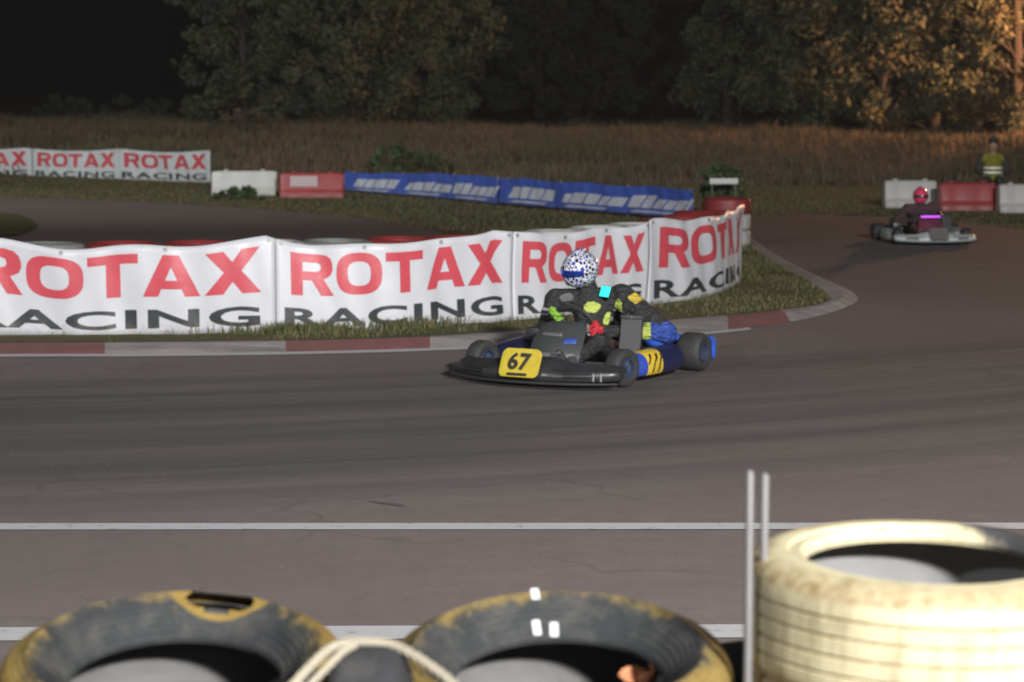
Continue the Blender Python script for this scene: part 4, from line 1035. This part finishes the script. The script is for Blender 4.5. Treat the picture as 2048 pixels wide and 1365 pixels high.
kp = gp(1172, 747, .013)
KA = math.atan2(-math.cos(R(TH)), -math.sin(R(TH)))
make_kart((kp.x, kp.y, .013), KA, P1, 'black and blue racing kart with a yellow number plate cornering in mid track', '67')
visor = N('blue_mirror_visor'); visor.set(Base_Color=(.05, .12, .75), Metallic=.9, Roughness=.12)
D1 = dict(suit=[S_BLK, S_GRY, S_BLK, S_BLU, S_LIM, S_YEL, suitm('suit_white', (.40, .40, .43))], boot=pm('boot_black', (.04, .04, .042), .5), gloveR=[S_BLK, GLV_G, GLV_G], gloveL=[S_BLK, GLV_R, GLV_W],
          helmet=mat_helmet(), visor=visor.m, hoff=(.055, -.03, .115), hrot=(R(-6), R(14), R(-24)),
          paint=[((-.05, -.20, .53), (.09, .05, .035), 1), ((-.04, -.335, .44), (.10, .045, .010), 6), ((-.04, -.335, .405), (.10, .045, .007), 6), ((-.16, .10, .40), (.15, .012, .05), 6), ((-.15, .075, .37), (.15, .014, .06), 4), ((-.10, -.02, .46), (.2, .055, .04), 4), ((-.20, .15, .46), (.12, .032, .062), 4), ((-.20, .20, .39), (.14, .045, .05), 6)],
          light=((-.15, .075, .575), (0, R(-18), R(-30)), emit('cyan_light', (.03, .86, .70), 1.0), (.105, .075)))
make_driver((kp.x, kp.y, .013), KA, D1, 'driver in black and blue racing suit with a spotted white helmet leaning into the corner')
# second kart, coming up behind on the right
P2 = dict(rim=M_RIM, nose=plastic('pale_nose', (.40, .44, .43)), panel=plastic('maroon_panel', (.12, .03, .05)), plate=pm('dark_plate', (.10, .09, .09), .5), ink=P1['ink'],
          pod=[plastic('pale_pod', (.30, .32, .31))], podmap=lambda x: 0, bumper=M_BLK)
k2 = gp(1846, 486); KA2 = math.atan2(-math.cos(R(-4)), -math.sin(R(-4)))
kk = make_kart((k2.x, k2.y, .013), KA2, P2, 'pale nosed racing kart in the distance at the right with a purple light bar', steer=-6)
kk.scale = (.84,)*3
bm = BM(); box(bm, (.44, 0, .425), (.03, .31, .03), bev=.006); lb = obj('light_bar', bm, emit('purple_light', (.55, .07, .86), 1.0), kk)
S_DK = suitm('suit_dark_red', (.07, .035, .04)); S_MAR = suitm('suit_maroon', (.10, .05, .055))
D2 = dict(suit=[S_DK, S_MAR, S_DK, S_MAR, S_MAR, S_DK], boot=pm('boot_dark', (.04, .035, .035), .5), gloveR=[S_DK, S_MAR, S_MAR], gloveL=[S_DK, S_MAR, S_MAR],
          helmet=pm('pink_helmet_paint', (.60, .05, .13), .25, .1, 8, coat=.5), visor=pm('smoked_visor', (.03, .02, .03), .15, .1), hoff=(.04, 0, .10), hrot=(0, R(6), 0))
make_driver((k2.x, k2.y, .013), KA2, D2, 'driver in a dark suit with a pink helmet in the distant kart', 0).scale = (.84,)*3

# ------------------------------------------------------------------ seated marshal behind the red barrier
mp = at(1984, 400, 39.0); z0 = 0.0
m = empty('person', (mp.x, 39.0, z0), R(180+80))
V_ = Vector
B = [('e', V_((0, 0, .46)), (.15, .17, .12), None, 0), ('c', V_((0, 0, .48)), V_((.03, 0, .78)), .15, .15, 0), ('c', V_((.02, -.17, .86)), V_((.02, .17, .86)), .08, .08, 0), ('c', V_((.03, 0, .88)), V_((.05, 0, .98)), .06, .055, 1), ('e', V_((.07, 0, 1.08)), (.095, .08, .12), None, 1), ('c', V_((.15, 0, 1.07)), V_((.17, 0, 1.055)), .016, .014, 1),
     ('c', V_((.02, -.21, .85)), V_((.08, -.26, .60)), .058, .046, 0), ('c', V_((.08, -.26, .60)), V_((.30, -.17, .54)), .044, .034, 0), ('c', V_((.02, .21, .85)), V_((.08, .26, .60)), .058, .046, 0), ('c', V_((.08, .26, .60)), V_((.30, .17, .54)), .044, .034, 0),
     ('c', V_((.30, -.17, .54)), V_((.38, -.13, .53)), .034, .026, 1), ('c', V_((.30, .17, .54)), V_((.38, .13, .53)), .034, .026, 1)]
for sg in (-1, 1): B += [('c', V_((.02, sg*.09, .46)), V_((.42, sg*.12, .48)), .09, .065, 2), ('c', V_((.42, sg*.12, .48)), V_((.40, sg*.12, .08)), .06, .045, 2), ('c', V_((.40, sg*.12, .05)), V_((.54, sg*.13, .04)), .045, .036, 2)]
SKIN = pm('skin', (.32, .19, .13), .6, .1); organic('body', B, [suitm('dark_jacket', (.05, .045, .04)), SKIN, suitm('dark_trousers', (.04, .04, .045))], m, .013, 6)
organic('cap', [('e', V_((.055, 0, 1.135)), (.105, .092, .085), None, 0), ('c', V_((.13, -.03, 1.125)), V_((.13, .03, 1.125)), .03, .03, 0)], [suitm('dark_cap', (.035, .03, .03))], m, .011, 4)
HV = suitm('hi_vis_yellow', (.24, .23, .02))
vest = organic('hi_vis_vest', [('c', V_((.005, 0, .50)), V_((.03, 0, .78)), .162, .162, 0), ('c', V_((.02, -.14, .85)), V_((.02, .14, .85)), .092, .092, 0)], [HV], m, .013, 6)
for z in (.60, .68):
    bm = BM(); cx = .005+.025*(z-.5)/.28; prof = [(.163, z-.016), (.168, z-.016), (.168, z+.016), (.163, z+.016)]; lathe(bm, prof, 32, Matrix.Translation((cx, 0, 0))); obj('reflective_band', bm, pm('reflective_silver', (.85, .85, .86), .3, .05), m)
tag(m, 'marshal in a yellow reflective vest and dark cap sitting behind the red barrier', 'person')
st = empty('folding_stool', (mp.x, 39.0, 0)); bm = BM(); box(bm, (0, 0, .325), (.36, .36, .03), bev=.01); obj('seat', bm, M_BLK, st)
for sx_ in (-1, 1):
    for sy_ in (-1, 1):
        bm = BM(); tube(bm, [(sx_*.15, sy_*.15, .31), (sx_*.18, sy_*.18, -.02)], .012, 8); obj('leg', bm, M_STEEL, st)
tag(st, 'small black stool under the seated marshal', 'stool')

for u, v, w, h in ((1041, 1186, .014, .03), (1070, 1189, .016, .025), (1073, 1256, .015, .03), (1108, 1260, .016, .03)): tape(u, v, w, h)

# ------------------------------------------------------------------ night air: thin dusty haze that the lamps light up
hz = BM(); box(hz, (3, 195, 6.9), (560, 520, 15.8)); ho = obj('haze', hz, [], sm=False)
hm = bpy.data.materials.new('night_haze'); hm.use_nodes = True; ht = hm.node_tree; ht.nodes.clear()
pv = ht.nodes.new('ShaderNodeVolumePrincipled'); pv.inputs['Color'].default_value = (.9, .9, .9, 1); pv.inputs['Density'].default_value = .00028
oo = ht.nodes.new('ShaderNodeOutputMaterial'); ht.links.new(pv.outputs[0], oo.inputs['Volume']); ho.data.materials.append(hm); tag(ho, kind='stuff')
